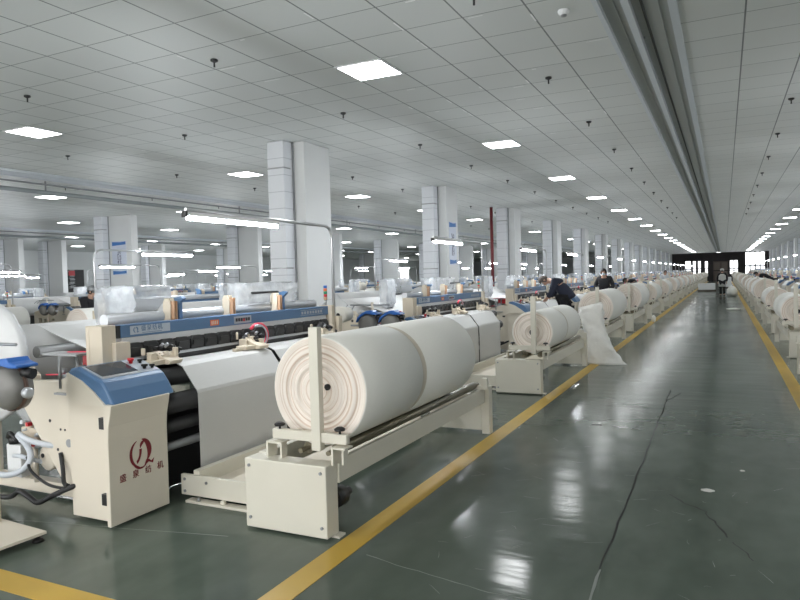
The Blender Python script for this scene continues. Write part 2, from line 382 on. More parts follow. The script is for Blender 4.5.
# far end wall with real openings
W = [(-5.35,-4.52,.95,3.1), (-4.3,-3.83,1.08,3.08), (-3.6,-3.14,1.08,3.06), (-2.65,-2.18,1.05,3.02), (.72,1.85,.95,3.05), (2.76,5.35,.85,4.15), (7.2,9.4,1.0,3.1),
     (-13.2,-11.2,1.0,3.1), (-18.8,-16.8,1.0,3.1), (-27,-25,1.0,3.1)]
wb = MB(); cuts = sorted(W); x = X0
for (a, b, c, d) in cuts:
    wb.box(x, a, Y1, Y1+.25, 0, HC); wb.box(a, b, Y1, Y1+.25, 0, c); wb.box(a, b, Y1, Y1+.25, d, HC); x = b
wb.box(x, X1, Y1, Y1+.25, 0, HC)
struct(wb.build('wall_far', M['endwall']))
struct(MB().box(-11.1, -7.2, Y1-.05, Y1-.001, 0, HC).box(-16.7, -13.3, Y1-.05, Y1-.001, 0, HC).box(-24.9, -18.9, Y1-.05, Y1-.001, 0, HC).box(X0, -27.1, Y1-.05, Y1-.001, 0, HC).build('wall_far_lining', M['wall']))
for i, (a, b, c, d) in enumerate(W):
    f = MB().box(a, b, Y1+.02, Y1+.1, c, c+.06).box(a, b, Y1+.02, Y1+.1, d-.06, d).box(a, a+.06, Y1+.02, Y1+.1, c, d).box(b-.06, b, Y1+.02, Y1+.1, c, d)
    n = max(1, round((b-a)/.7))
    for k in range(1, n): f.box(a+(b-a)*k/n-.07, a+(b-a)*k/n+.07, Y1+.02, Y1+.1, c, d)
    f.box(a, b, Y1+.02, Y1+.1, c+(d-c)*.36, c+(d-c)*.36+.16)
    w = struct(f.build('window_%d' % (i+1), M['darkgrey']))
    MB().box(a+.02, b-.02, Y1+.05, Y1+.06, c, d).build('pane', M['glass'], w)
# pale doors and pilasters set into the dark end wall
dr = MB().box(-1.5, .5, Y1-.06, Y1-.001, 0, 2.9).build('door_1', mat('brown_door', (.13, .10, .09), .6)); struct(dr)
for xx in (-1.35, -.35): MB().box(xx, xx+.75, Y1-.08, Y1-.06, .15, 2.75).build('panel', mat('door_panel', (.20, .16, .14), .6), dr)
struct(MB().box(-6.8, 2.74, Y1-.14, Y1-.001, 1.45, 1.58).box(-6.8, 2.74, Y1-.2, Y1-.001, 3.35, 3.6).build('trim_20', M['endwall']))
struct(MB().box(-1.85, -1.55, Y1-.3, Y1-.001, 0, HC-.05).box(2.2, 2.6, Y1-.3, Y1-.001, 0, HC-.05).box(-3.05, -2.75, Y1-.2, Y1-.001, 0, HC-.05).build('trim_21', M['endwall']))

# floor paint and cracks
struct(MB().box(-2.258, -2.088, 2.45, Y1-2, 0, .0025).build('floor_line', M['yellow']))
struct(MB().box(.79, .96, 2.45, Y1-2, 0, .0025).build('floor_line', M['yellow']))
struct(MB().box(-12., -2.258, 2.295, 2.47, 0, .0025).build('floor_line', M['yellow']))
def ribbon(pts, w, z, name, m):
    b = MB(); vs = []
    for i, p in enumerate(pts):
        a = Vector(pts[max(0, i-1)]); c = Vector(pts[min(len(pts)-1, i+1)]); t = (c-a).normalized(); n = Vector((-t.y, t.x))
        ww = w*(.5+random.random()*.8); vs += [(p[0]+n.x*ww, p[1]+n.y*ww, z), (p[0]-n.x*ww, p[1]-n.y*ww, z)]
    b.add(vs, [(2*i, 2*i+2, 2*i+3, 2*i+1) for i in range(len(pts)-1)])
    return struct(b.build(name, m))
def wig(a, b, n, j):
    return [(a[0]+(b[0]-a[0])*i/n+random.uniform(-j, j), a[1]+(b[1]-a[1])*i/n+random.uniform(-j, j)) for i in range(n+1)]
ribbon(wig((-.70, 10.1), (-.655, 3.85), 40, .008), .006, .0012, 'floor_crack', M['crack'])
ribbon(wig((-.655, 3.85), (-.62, 3.0), 8, .006), .007, .0012, 'floor_crack', M['joint'])
ribbon(wig((-.70, 9.2), (-.56, 9.9), 6, .01), .005, .0012, 'floor_crack', M['crack'])
ribbon(wig((-.40, 5.35), (-.14, 5.05), 8, .012)+wig((-.13, 5.03), (-.0, 4.62), 8, .012), .006, .0012, 'floor_crack', M['crack'])
ribbon(wig((.03, 4.55), (.14, 4.3), 6, .01), .004, .0012, 'floor_crack', M['crack'])
ribbon(wig((-2.0, 3.5), (-1.2, 3.34), 10, .008)+wig((-1.15, 3.335), (.6, 3.34), 20, .006), .004, .001, 'floor_crack', M['joint'])
ribbon(wig((-4.9, 3.0), (-3.0, 3.42), 16, .01), .0035, .001, 'floor_crack', M['joint'])

sb = MB()
for k in range(150):
    x, y = random.uniform(-1.95, .7), 2.8+11*random.random()**1.6; a = random.uniform(0, PI) if k % 3 else random.gauss(.3, .3); l = random.uniform(.02, .16); w_ = random.uniform(.0007, .0018)
    dx, dy = math.cos(a)*l, math.sin(a)*l; nx, ny = -math.sin(a)*w_, math.cos(a)*w_; bx_, by_ = random.uniform(-.01, .01), random.uniform(-.01, .01)
    sb.add([(x+nx, y+ny, .0009), (x-nx, y-ny, .0009), (x+dx/2+bx_-nx, y+dy/2+by_-ny, .0009), (x+dx/2+bx_+nx, y+dy/2+by_+ny, .0009), (x+dx-nx*.3, y+dy-ny*.3, .0009), (x+dx+nx*.3, y+dy+ny*.3, .0009)], [(0,1,2,3), (3,2,4,5)])
struct(sb.build('floor_scuff_marking', M['joint']))

# ------------------------------------------------------------------ columns
def make_column(dx0, dx1, cx1, name, dep=1.15):
    o = struct(MB().box(dx0-.1, cx1, .28, dep, 0, HC).build(name, M['column'], None, .015))
    d = MB().box(dx0, dx1, 0, .275, 0, HC-.002).build('duct', M['duct'], o, .012)
    MB().box(dx0-.004, dx1+.004, -.006, .2, 3.72, 3.745).box(dx0-.004, dx1+.004, -.006, .2, 1.92, 1.945).build('duct_band', M['grey'], d)
    MB().box(dx1+.002, dx1+.03, .255, .279, 0, HC-.002).build('pipe', M['grey'], o)
    return o
pc = make_column(-.21, .15, .4, 'column'); pc.location = (-7.2, 9.8, 0); index_children(pc)
ys = [9.8+7.1*k for k in range(14)]
for k, y in enumerate(ys):
    if k: dup(pc, (-7.2-min(.25, .018*(y-9.8)), y, 0))
    if k >= 6: dup(pc, (5.9, y, 0), 0, True)
pc2 = make_column(-.3, .12, 1.25, 'column', .58); pc2.location = (-20.25, ys[1]-.1, 0); index_children(pc2)
for k in range(2, 11): dup(pc2, (-20.2, ys[k]-.1, 0))
for k in range(2, 8): dup(pc2, (-33.4, ys[k]-.1, 0))
dup(pc2, (-33.4, ys[1]+1.0+7.1*.5, 0)); dup(pc, (-41.3, 24., 0)); dup(pc, (-41.3, 30.0, 0))
# red standpipe beside the third column
t = MB().tube([(-7.72, 23.6, .0), (-7.72, 23.6, HC)], .06, 10).build('standpipe', mat('standpipe_red', (.16, .02, .025), .5))
MB().lathe([(.09, 0), (.09, .04)], 'z', 12, (-7.72, 23.6, 1.2)).build('coupling', M['red'], t)
tag(t, 'dark red vertical pipe at the left edge of the third column', 'pipe')

def poster(x, y, w, z0, z1, face, label):
    mw = face_x(x, y, 0) if face == 'x' else face_my(x, y, 0)
    rt = MB().box(-w/2, w/2, z0, z1, 0, .008).build('poster_sign', mat('poster_white', (.60, .64, .74), .5)); rt.data.transform(mw)
    for a, b in ((z1-.16, z1-.02), (z0+.02, z0+.15)):
        pts = [(-w/2+.02, a), (w/2-.02, a+.03), (w/2-.02, b), (w*.1, b-.02), (-w/2+.02, b)]
        q = MB().prism(pts, 'z', .008, .011).build('blue_scene', mat('poster_blue', (.05, .17, .45), .5), rt); q.data.transform(mw)
    ms = MB(); n = 9
    for c in (-.055, .055):
        for k in range(n):
            zc = z1-.38-k*(z1-z0-.62)/n
            for s in range(4):
                u = c+random.uniform(-.03, .03); v = zc+random.uniform(-.028, .028)
                if random.random() < .5: ms.box(u-.032, u+.032, v-.005, v+.005, .008, .011)
                else: ms.box(u-.005, u+.005, v-.03, v+.03, .008, .011)
    q = ms.build('lettering', mat('poster_ink', (.05, .05, .12), .6), rt); q.data.transform(mw)
    tag(rt, label, 'poster')
poster(-6.9275, ys[1]+.72, .55, 2.03, 3.25, 'x', 'narrow blue and white poster on the second column beside the walkway')
poster(-19.62, ys[1]-.1+.2785, .72, 2.08, 3.3, 'y', 'blue and white poster on the far column left of the wrapped machine box')
# banner on the left wall
bn = MB().box(-42., -41.97, 31.4, 33.3, 1.25, 2.92).build('wall_banner', M['black'])
ms = MB()
for k in range(5):
    z = 2.75-k*.28
    for s in range(4): 
        y = 32.3+random.uniform(-.1, .1); ms.box(-41.97, -41.965, y-.2, y+.2, z+s*.05-.02, z+s*.05-.002)
ms.build('lettering', M['white'], bn); MB().box(-41.97, -41.964, 32.05, 32.55, 2.5, 2.85).build('red_print', M['red'], bn)
tag(bn, 'black banner with white and red print on the far left wall', 'banner')

# ------------------------------------------------------------------ ceiling lights, sprinklers
pl = empty('ceiling_light'); MB().box(-.31, .31, -.319, .319, HC-.012, HC-.0005).build('frame', M['white'], pl)
MB().add([(-.28,-.285,HC-.0135), (-.28,.285,HC-.0135), (.28,.285,HC-.0135), (.28,-.285,HC-.0135)], [(0,1,2,3)]).build('diffuser', M['panel'], pl); index_children(pl)
tag(pl, cat='light')
rows = [(-3.82, 'above the left yellow line'), (-10.02, 'above the second machine row'), (-16.84, 'beyond the middle walkway'), (-23.04, 'above the fourth machine row'),
        (-29.86, 'beyond the farthest walkway'), (-36.06, 'nearest the left wall'), (3.0, 'above the right yellow line'), (9.2, 'nearest the right wall')]
first = True
for ri, (x, where) in enumerate(rows):
    n = 0
    for k in range(20):
        y = 1.85+5.28*k
        if ri in (1,) and y < 1 or ri in (2, 3, 4, 5) and y < abs(x)*.5: continue
        if k > (19, 14, 16, 15, 17, 18, 19, 11)[ri]: continue
        n += 1
        lab = 'square white ceiling light panel, %s of the row %s' % (ORD[n-1], where)
        if first: pl.location = (x, y, 0); pl['label'] = lab; pl['group'] = 'square ceiling lights'; first = False
        else: dup(pl, (x, y, 0), 0, False, lab, 'square ceiling lights')
sp = empty('sprinkler'); MB().cyl((0,0,HC-.085), (0,0,HC-.02), .011, 6).build('pipe_stub', M['darkgrey'], sp)
MB().lathe([(.042, HC-.001), (.042, HC-.02), (.018, HC-.032), (0, HC-.032)], 'z', 10).build('escutcheon', M['darkgrey'], sp); index_children(sp); sp.hide_render = False
tag(sp, cat='sprinkler')
first = True
for ri, x in enumerate((-2.0, -5.15, -8.18, -11.3, -14.9, .92)):
    n = 0
    for k in range(11):
        y = 5.75+2.82*k+(.15 if ri % 2 else 0)
        if y < -x*.66-.4 or y < x*10: continue
        n += 1
        lab = 'small dark sprinkler head under the ceiling, %s along the %s line from the left' % (ORD[n-1], ORD[{0:4,1:3,2:2,3:1,4:0,5:5}[ri]])
        if first: sp.location = (x, y, 0); sp['label'] = lab; sp['group'] = 'sprinkler heads'; first = False
        else: dup(sp, (x, y, 0), 0, False, lab, 'sprinkler heads')
sd = MB().lathe([(.055, 0), (.055, -.02), (.045, -.035), (.02, -.05), (0, -.052)], 'z', 20, (-1.36, 6.5, HC)).build('smoke_detector', M['white'])
MB().lathe([(.03, -.044), (.028, -.056), (0, -.057)], 'z', 16, (-1.36, 6.5, HC)).build('sensor_cap', M['grey'], sd)
tag(sd, 'round white smoke detector on the ceiling left of the service trough', 'detector')
# thin white strips that paint glints of light along the tile joints
fb = MB()
for k in range(700):
    gx = .21+.62*random.randint(-34, -3); gy = 4.26+.638*random.randint(0, 34)
    if any(abs(gx-c) < 1.3 for c in (-7.2, -20.2, -13.8, -27.0)): continue
    l = random.uniform(.04, .24); tl = random.uniform(-.25, .25); w_ = .009; dz = w_*math.tan(tl)
    if random.random() < .4:
        y = gy+random.uniform(0, .4); fb.add([(gx-w_, y, HC-.018-dz), (gx+w_, y, HC-.018+dz), (gx+w_, y+l, HC-.018+dz), (gx-w_, y+l, HC-.018-dz)], [(0,1,2,3)])
    else:
        x = gx+random.uniform(0, .4); fb.add([(x, gy-w_, HC-.018-dz), (x, gy+w_, HC-.018+dz), (x+l, gy+w_, HC-.018+dz), (x+l, gy-w_, HC-.018-dz)], [(0,1,2,3)])
tag(fb.build('glint_strips', mat('glint_strip_white', (.99, .99, .99), .3)), 'thin white strips painted as glints along the ceiling tile joints', 'film', kind='stuff')

# ------------------------------------------------------------------ take-up stand (local: origin at world (-2.65, 5.2))
def make_stand(full=True):
    X, Y = -2.65, 5.2; r = empty('take_up_stand')
    def B(*a): 
        return MB().box(a[0]-X, a[1]-X, a[2]-Y, a[3]-Y, a[4], a[5])
    st = M['stand']
    e = B(-2.985, -2.325, 3.58, 3.725, .015, .492).build('end_box', st, r, .008)
    MB().box(-2.97-X, -2.285-X, 3.66-Y, 3.74-Y, 0, .014).build('foot', st, e)
    if full:
        for px in (-2.945, -2.365):
            for pz in (.085, .445): MB().cyl((px-X, 3.572-Y, pz), (px-X, 3.58-Y, pz), .011, 10).build('bolt', M['grey'], e)
    bb = B(-2.352, -2.315, 3.727, 6.72, .345, .50).build('side_beam', st, r, .006)
    B(-2.98, -2.90, 3.727, 6.72, .345, .50).build('side_beam', st, r, .006)
    g = B(-2.36, -2.27, 6.73, 6.83, 0, .512).build('end_leg', st, r, .005)
    B(-2.985, -2.37, 6.76, 6.82, .03, .42).build('end_plate', st, r, .005)
    for x0, s in ((-2.60, 1), (-2.38, 1)):
        MB().cyl((x0-X, 3.80-Y, .545), (x0-X, 6.55-Y, .545), .04, 14).cyl((x0-X, 3.70-Y, .545), (x0-X, 6.68-Y, .545), .018, 8).build('roller', M['bronze'], r)
    B(-2.90, -2.24, 6.60, 6.66, .50, .535).box(-2.69-X, -2.63-X, 6.60-Y, 6.66-Y, .535, .62).box(-2.31-X, -2.25-X, 6.60-Y, 6.66-Y, .535, .62).build('bearing_bracket', st, r)
    B(-2.825, -2.81, 3.62, 3.72, .50, .60).box(-2.825-X, -2.70-X, 3.62-Y, 3.72-Y, .60, .612).box(-2.74-X, -2.725-X, 3.66-Y, 3.72-Y, .492, .60).build('bearing_bracket', st, r)
    B(-2.305, -2.29, 3.62, 3.72, .492, .612).box(-2.29-X, -2.20-X, 3.62-Y, 3.72-Y, .60, .612).box(-2.25-X, -2.235-X, 3.66-Y, 3.72-Y, .492, .60).build('bearing_bracket', st, r)
    c = B(-2.80, -2.21, 3.66, 3.705, .625, .69).build('cross_bar', st, r, .004)
    for kx in (-2.75, -2.27):
        MB().lathe([(.008, 0), (.008, .02), (.035, .022), (.038, .034), (.02, .046), (0, .048)], 'z', 12, (kx-X, 3.68-Y, .69)).build('knob', M['black'], c)
    B(-2.472, -2.402, 3.645, 3.70, .57, 1.39).build('stop_bar', st, r, .004)
    # step platform on the loom side
    p = B(-3.74, -2.985, 3.9, 6.5, .10, .125).build('platform', M['cream'], r)
    B(-3.86, -2.99, 3.865, 3.898, .045, .205).box(-3.78-X, -3.0-X, 3.82-Y, 3.898-Y, .0, .02).box(-3.45-X, -3.41-X, 3.84-Y, 3.866-Y, .02, .045).build('side_plate', st, p, .003)
    B(-3.76, -3.70, 3.9, 6.5, .125, .235).build('rear_rim', st, p); B(-3.86, -2.99, 6.5, 6.53, .0, .205).build('side_plate', st, p)
    if full:
        for bx, bz in ((-3.82, .17), (-3.82, .075), (-3.6, .16), (-3.2, .16)): MB().cyl((bx-X, 3.858-Y, bz), (bx-X, 3.866-Y, bz), .012, 8).build('bolt', M['grey'], p)
        for bx in (-3.66, -3.08): MB().cyl((bx-X, 3.84-Y, .02), (bx-X, 3.84-Y, .045), .014, 8).build('bolt', M['grey'], p)
        d = B(-2.62, -2.52, 3.74, 3.95, .08, .30).build('drive_motor', M['dark'], r); MB().cyl((-2.42-X, 3.80-Y, .20), (-2.42-X, 3.92-Y, .20), .07, 14).cyl((-2.42-X, 3.92-Y, .20), (-2.42-X, 4.02-Y, .20), .03, 10).build('gear', M['black'], d)
    tag(r, cat='stand')
    index_children(r); return r

def make_roll(rad, y0, y1, seam, hole, seed):
    # axis along y, origin on the axis
    rnd = random.Random(seed); pr = [(.0, y0+.004), (hole, y0+.004)]; mis = [1]
    rr = hole; t = y0+.012
    while rr < rad-.03:
        rr += rnd.uniform(.010, .03); t2 = y0+(rnd.uniform(-.004, .004) if rnd.random() < .75 else rnd.uniform(-.012, .010)); rr = min(rr, rad-.012)
        pr.append((rr-.004, t)); mis.append(1); pr.append((rr, t2)); mis.append(1); t = t2
    pr += [(rad-.008, y0), (rad, y0+.008)]; mis += [1, 0]
    for s in ([seam] if seam else []):
        pr += [(rad, s-.055), (rad-.009, s-.05), (rad-.010, s+.042), (rad, s+.05)]; mis += [0, 0, 2, 0]
    pr += [(rad, y1-.008), (rad-.008, y1), (0, y1)]; mis += [0, 1, 1]
    mis = mis[:len(pr)-1]
    o = MB().lathe(pr, 'y', 56, (0,0,0), mis).build('cloth_roll', [M['roll'], M['rollend'], M['seam']])
    MB().lathe([(hole*.92, y0-.012), (hole*.9, y0+.01), (0, y0+.011)], 'y', 14, (.075, 0, .03) if seed == 0 else (0, 0, 0)).build('core', M['black'], o)
    tag(o, cat='cloth roll'); index_children(o); return o

# ------------------------------------------------------------------ loom (local: origin at world (-4.3, 5.2))
LX, LY = -4.3, 5.2
def make_loom(lod):
    full = lod == 0
    r = empty('weaving_loom'); cr, cr2, bl = M['cream'], M['cream2'], M['blue']
    def bx(mb, *a): return mb.box(a[0]-LX, a[1]-LX, a[2]-LY, a[3]-LY, a[4], a[5])
    def B(*a): return bx(MB(), *a)
    def PY(pts, a, b, smooth=False, mb=None): return (mb or MB()).prism([(p[0]-LX, p[1]) for p in pts], 'y', a-LY, b-LY, smooth)
    def CY(x, z, rad, a, b, n=16, mb=None): return (mb or MB()).cyl((x-LX, a-LY, z), (x-LX, b-LY, z), rad, n)
    # side frames: tall cream plates with a raked rear edge
    for (a, b) in ((3.40, 3.46), (6.74, 6.80)):
        f = PY([(-4.05, .10), (-4.50, .10), (-4.58, .14), (-5.08, .78), (-5.07, .90), (-4.95, .965), (-4.62, .98), (-4.45, 1.04), (-4.05, .95)], a, b).build('side_frame', cr, r, .006 if full else 0)
        if full and a < 4:
            for (hx, hz, rr) in ((-4.31, .62, .022), (-4.74, .66, .013), (-4.62, .60, .009), (-4.57, .60, .009), (-4.66, .44, .012)):
                MB().tube([(hx-LX, a-.003-LY, hz), (hx-LX, a+.001-LY, hz)], rr, 12).build('plate_hole', M['darkgrey'], f)
            MB().lathe([(.032, -.004), (.032, .001)], 'y', 16, (-4.53-LX, a-LY, .50)).build('plate_hole', M['grey'], f)
            MB().box(-4.45-LX, -4.39-LX, a-.003-LY, a+.001-LY, .765, .80).build('plate_hole', M['black'], f)
    for (a, b) in ((3.5, 3.6), (6.62, 6.72)) if lod < 2 else ():
        B(-6.15, -4.05, a, b, .03, .13).box(-6.1-LX, -5.9-LX, a-LY, b-LY, .13, .9).box(-5.75-LX, -5.65-LX, a-LY, b-LY, .13, .75).build('base_rail', cr, r, .006 if full else 0)
    # rear bracket carrying the warp beam and the back rest
    for (a, b) in ((3.5, 3.6), (6.62, 6.72)) if lod < 2 else ():
        k = PY([(-5.10, .80), (-5.30, .70), (-5.95, .78), (-6.1, .95), (-5.6, 1.06), (-5.50, 1.19), (-5.28, 1.19), (-5.16, 1.02), (-5.10, .98)], a, b).build('rear_bracket', cr2, r, .008 if full else 0)
        if full and a < 4:
            for (hx, hz, rr) in ((-5.42, 1.1, .03), (-5.3, 1.04, .022), (-5.6, .95, .03)): MB().tube([(hx-LX, a-.004-LY, hz), (hx-LX, a+.001-LY, hz)], rr, 12).build('bracket_hole', M['darkgrey'], k)
    # control cabinet with door, hood and screen
    cz = .86
    c = B(-4.30, -3.875, 3.235, 3.68, .03, cz).build('control_cabinet', cr, r, .006 if full else 0)
    dpts = [(-3.872, .02), (-3.835, .02), (-3.832, .62), (-3.825, .72), (-3.80, .82), (-3.79, .875), (-3.872, .875)]
    MB().prism([(p[0]-LX, p[1]) for p in dpts], 'y', 3.175-LY, 3.715-LY).build('door', cr, c, .006 if full else 0)
    if full:
        for z in (.735, .195): 
            MB().box(-3.955-LX, -3.885-LX, 3.205-LY, 3.236-LY, z-.04, z+.04).cyl((-3.882-LX, 3.20-LY, z-.045), (-3.882-LX, 3.20-LY, z+.045), .011, 8).build('hinge', M['black'], c)
        # emblem: two crescents, a flame and a tail, raised print
        def arc(mb, cx, cz_, rx, rz, a0, a1, w0, wm, n=18):
            vs = []
            for i in range(n+1):
                t = i/n; an = math.radians(a0+(a1-a0)*t); w = w0+(wm-w0)*math.sin(PI*t)
                for sgn in (1, -1): vs.append((0, cx+(rx+sgn*w)*math.cos(an), cz_+(rz+sgn*w)*math.sin(an)))
            mb.add(vs, [(2*i, 2*i+1, 2*i+3, 2*i+2) for i in range(n)])
        e = MB(); arc(e, 0, 0, .085, .098, 110, 262, .002, .013); arc(e, .005, -.012, .083, .098, 195, 310, .001, .008)
        arc(e, 0, .004, .085, .096, 78, -48, .003, .022); 
        e.add([(0,.052,-.06), (0,.03,-.105), (0,.075,-.082), (0,.115,-.10), (0,.128,-.062), (0,.10,-.08), (0,.08,-.062)], [(0,1,2,6), (2,3,5,6), (3,4,5)])
        arc(e, .055, .035, .052, .05, 95, 180, .002, .012); arc(e, -.048, .03, .052, .095, 0, -75, .012, .010)
        em = e.build('emblem', M['emblem'], c)
        em.data.transform(Matrix.Translation((-3.8305-LX, 3.448-LY, .478)))
        for i, ch in enumerate('盛泉纺机'):
            text_mesh('lettering', ch, .062, M['emblem'], c, face_x(-3.8305-LX, 3.287+i*.115-LY, .333+i*.002), .0008)
    hp = [(-4.22, 1.07), (-4.20, 1.105), (-4.13, 1.108), (-4.05, 1.085), (-3.965, 1.03), (-3.89, .965), (-3.83, .885), (-3.81, .868), (-4.19, .868)]
    # blue hood: sloped screen face, drooping front
    hs = [(-4.24, .99), (-4.24, 1.09), (-4.215, 1.112), (-4.16, 1.118), (-3.90, 1.045), (-3.865, 1.02), (-3.84, .975), (-3.80, .885), (-3.79, .865), (-3.86, .865)]
    hsh = [(-4.26, 1.07), (-4.24, 1.10), (-4.215, 1.112), (-4.16, 1.105), (-4.08, 1.09), (-3.99, 1.05), (-3.92, 1.0), (-3.87, .95), (-3.83, .90), (-3.80, .866), (-3.87, .866)]
    h = PY([(-4.25, .98), (-4.25, 1.09), (-4.225, 1.115), (-4.16, 1.125), (-3.925, 1.04), (-3.90, 1.022), (-3.855, .965), (-3.815, .90), (-3.795, .866), (-3.87, .866), (-4.2, .9)], 3.205, 3.775).build('hood', bl, r, .018 if full else 0)
    MB().prism([(p[0]-LX, p[1]) for p in ((-4.262, .95), (-4.25, 1.085), (-4.10, 1.03), (-3.98, .955), (-3.86, .862), (-4.262, .862))], 'y', 3.193-LY, 3.206-LY).build('side_cheek', cr, c)
    sl = (1.04-1.125)/(-3.925+4.16)
    def onh(x, off): return 1.125+sl*(x+4.16)+off
    def slab(x0, x1, y0, y1, o0, o1): return PY([(x0, onh(x0, o0)), (x1, onh(x1, o0)), (x1, onh(x1, o1)), (x0, onh(x0, o1))], y0, y1)
    if lod < 2: slab(-4.15, -3.935, 3.24, 3.765, .0, .003).build('panel_plate', M['plate'] if full else M['white'], h)
    slab(-4.14, -3.965, 3.26, 3.58, .003, .006).build('screen', M['screen'], h)
    if full:
        slab(-3.96, -3.94, 3.25, 3.58, .003, .006).build('key_strip', M['silver'], h)
        for (x, y, m, rr, hh) in ((-4.09, 3.625, 'red', .024, .04), (-4.075, 3.70, 'black', .018, .028), (-3.98, 3.655, 'black', .024, .035), (-3.975, 3.725, 'black', .02, .028)):
            MB().lathe([(rr*.6, 0), (rr*.6, hh*.5), (rr, hh*.55), (rr, hh), (0, hh)], 'z', 14, (x-LX, y-LY, onh(x, .002))).build('push_button', M[m], h)
    # posts at both ends of the cross beam
    for (a, b) in ((3.48, 3.66), (6.74, 6.86)):
        MB().box(-4.36-LX, -4.22-LX, a-LY, b-.05-LY, .95, 1.395).box(-4.40-LX, -4.36-LX, a-LY, b-.02-LY, .95, 1.395).box(-4.26-LX, -4.18-LX, a+.09-LY, b+.05-LY, .95, 1.26).build('post', cr2, r, .005 if full else 0)
    b = B(-4.36, -4.27, 3.70, 6.74, 1.285, 1.388).build('cross_beam', bl, r, .005 if full else 0)
    if lod < 2: B(-4.355, -4.275, 3.664, 3.70, 1.285, 1.385).build('end_cap', M['black'], b)
    if full:
        fx = -4.2695-LX
        lp = MB().box(fx, fx+.002, 3.79-LY, 4.215-LY, 1.303, 1.372).build('maker_plate', mat('maker_plate_pale', (.50, .55, .62), .5), b)
        e2 = MB()
        for i in range(1): 
            arc(e2, 0, 0, .02, .022, 110, 262, .001, .005); arc(e2, 0, .001, .02, .022, 78, -48, .001, .006); e2.add([(0,.01,-.014), (0,.012,-.024), (0,.03,-.02), (0,.03,-.014)], [(0,1,2,3)]); arc(e2, .012, .008, .012, .012, 95, 180, .001, .004)
        e2 = e2.build('emblem', M['blue'], b); e2.data.transform(Matrix.Translation((fx+.003, 3.845-LY, 1.34)))
        text_mesh('lettering', '盛泉纺机', .052, M['blue'], b, face_x(fx+.003, 4.015-LY, 1.345), .0008, 1.25)
        MB().box(fx+.002, fx+.003, 3.91-LY, 4.12-LY, 1.31, 1.314).build('print_line', M['blue'], b)
        MB().box(fx, fx+.002, 4.71-LY, 4.825-LY, 1.305, 1.358).build('warning_sticker', M['orange'], b)
        sm = MB()
        for q in range(4): sm.box(fx+.002, fx+.003, 4.725+q*.024-LY, 4.737+q*.024-LY, 1.315, 1.348)
        sm.build('sticker_print', M['cream'], b)
        MB().box(fx, fx+.002, 5.04-LY, 5.30-LY, 1.298, 1.368).build('badge_plate', M['plate'], b)
        sm = MB()
        for q in range(6): sm.box(fx+.002, fx+.003, 5.062+q*.037-LY, 5.092+q*.037-LY, 1.318, 1.35)
        sm.build('badge_print', M['black'], b); MB().box(fx+.003, fx+.004, 5.17-LY, 5.20-LY, 1.315, 1.34).build('badge_dot', M['red'], b)
        sm = MB().box(fx, fx+.002, 6.16-LY, 6.62-LY, 1.305, 1.31).box(fx, fx+.002, 6.16-LY, 6.62-LY, 1.36, 1.365)
        for q in range(8): sm.box(fx, fx+.002, 6.18+q*.055-LY, 6.215+q*.055-LY, 1.32, 1.35)
        sm.build('panel_print', M['plate'], b)
    B(-4.35, -4.285, 3.72, 6.72, 1.232, 1.285).build('valance', M['white'], r)
    # heald frame blocks hanging under the valance
    nb = 17
    hb = MB()
    for i in range(nb):
        a = 3.74+i*(2.98/nb); w = 2.98/nb-.022
        q = hb if not full else MB()
        q.prism([(a-LY, 1.125), (a+w-LY, 1.125), (a+w-LY, 1.21), (a+w-.03-LY, 1.238), (a+.03-LY, 1.238), (a-LY, 1.21)], 'x', -4.34-LX, -4.25-LX)
        q.prism([(a+.01-LY, 1.16), (a+w-.01-LY, 1.16), (a+w-.02-LY, 1.20), (a+.02-LY, 1.20)], 'x', -4.25-LX, -4.235-LX)
        if full: q.build('heald_block', M['dark'], r)
    if not full: hb.build('heald_frame', M['dark'], r)
    if lod < 2: B(-4.36, -4.24, 3.72, 6.72, 1.10, 1.123).build('reed_rail', M['alu'], r)
    B(-4.33, -4.28, 3.72, 6.72, .98, 1.10).build('reed', M['darkgrey'], r)
    # spreader tube with bracket sets behind the beam
    CY(-4.48, 1.42, .05, 3.72, 6.74, 14).build('spreader_tube', M['alu'], r)
    for i, (a, w) in enumerate(((4.32, .18), (5.09, .13), (5.86, .18))):
        k = MB()
        for q in range(3): k.prism([(-4.45-LX, 1.37), (-4.37-LX, 1.37), (-4.36-LX, 1.52), (-4.39-LX, 1.575), (-4.43-LX, 1.575), (-4.45-LX, 1.54)], 'y', a+q*.028-LY, a+q*.028+.01-LY)
        k.box(-4.46-LX, -4.38-LX, a-LY, a+.07-LY, 1.44, 1.46)
        kk = k.build('guide_bracket', cr2, r)
        if lod < 2: MB().box(-4.37-LX, -4.33-LX, a+.012-LY, a+.024-LY, 1.39, 1.55).box(-4.37-LX, -4.33-LX, a+.042-LY, a+.052-LY, 1.39, 1.55).build('copper_strip', M['copper'], kk)
        if i != 1: MB().prism([(-4.46-LX, 1.37), (-4.36-LX, 1.37), (-4.36-LX, 1.53), (-4.31-LX, 1.57), (-4.34-LX, 1.59), (-4.42-LX, 1.575), (-4.46-LX, 1.55)], 'y', a+.10-LY, a+.14-LY).build('wing', bl, kk)
        if i == 2 and lod < 2: CY(-4.42, 1.585, .012, a-.35, a+.1, 8).build('rod', M['black'], kk)
    # cloth: two widths, over the breast beam and down behind the platform
    prof = [(-4.30, 1.055), (-4.16, 1.06), (-4.03, 1.055), (-3.96, 1.03), (-3.86, .90), (-3.815, .845), (-3.805, .82), (-3.80, .6), (-3.80, .14)]
    for (a, b2) in ((4.03, 5.20), (5.26, 6.42)):
        t = [(p[0]-LX, p[1]) for p in prof]; back = [(p[0]-.006, p[1]-.004) for p in t[::-1]]
        MB().prism(t+back, 'y', a-LY, b2-LY).build('cloth_web', M['cloth'], r)
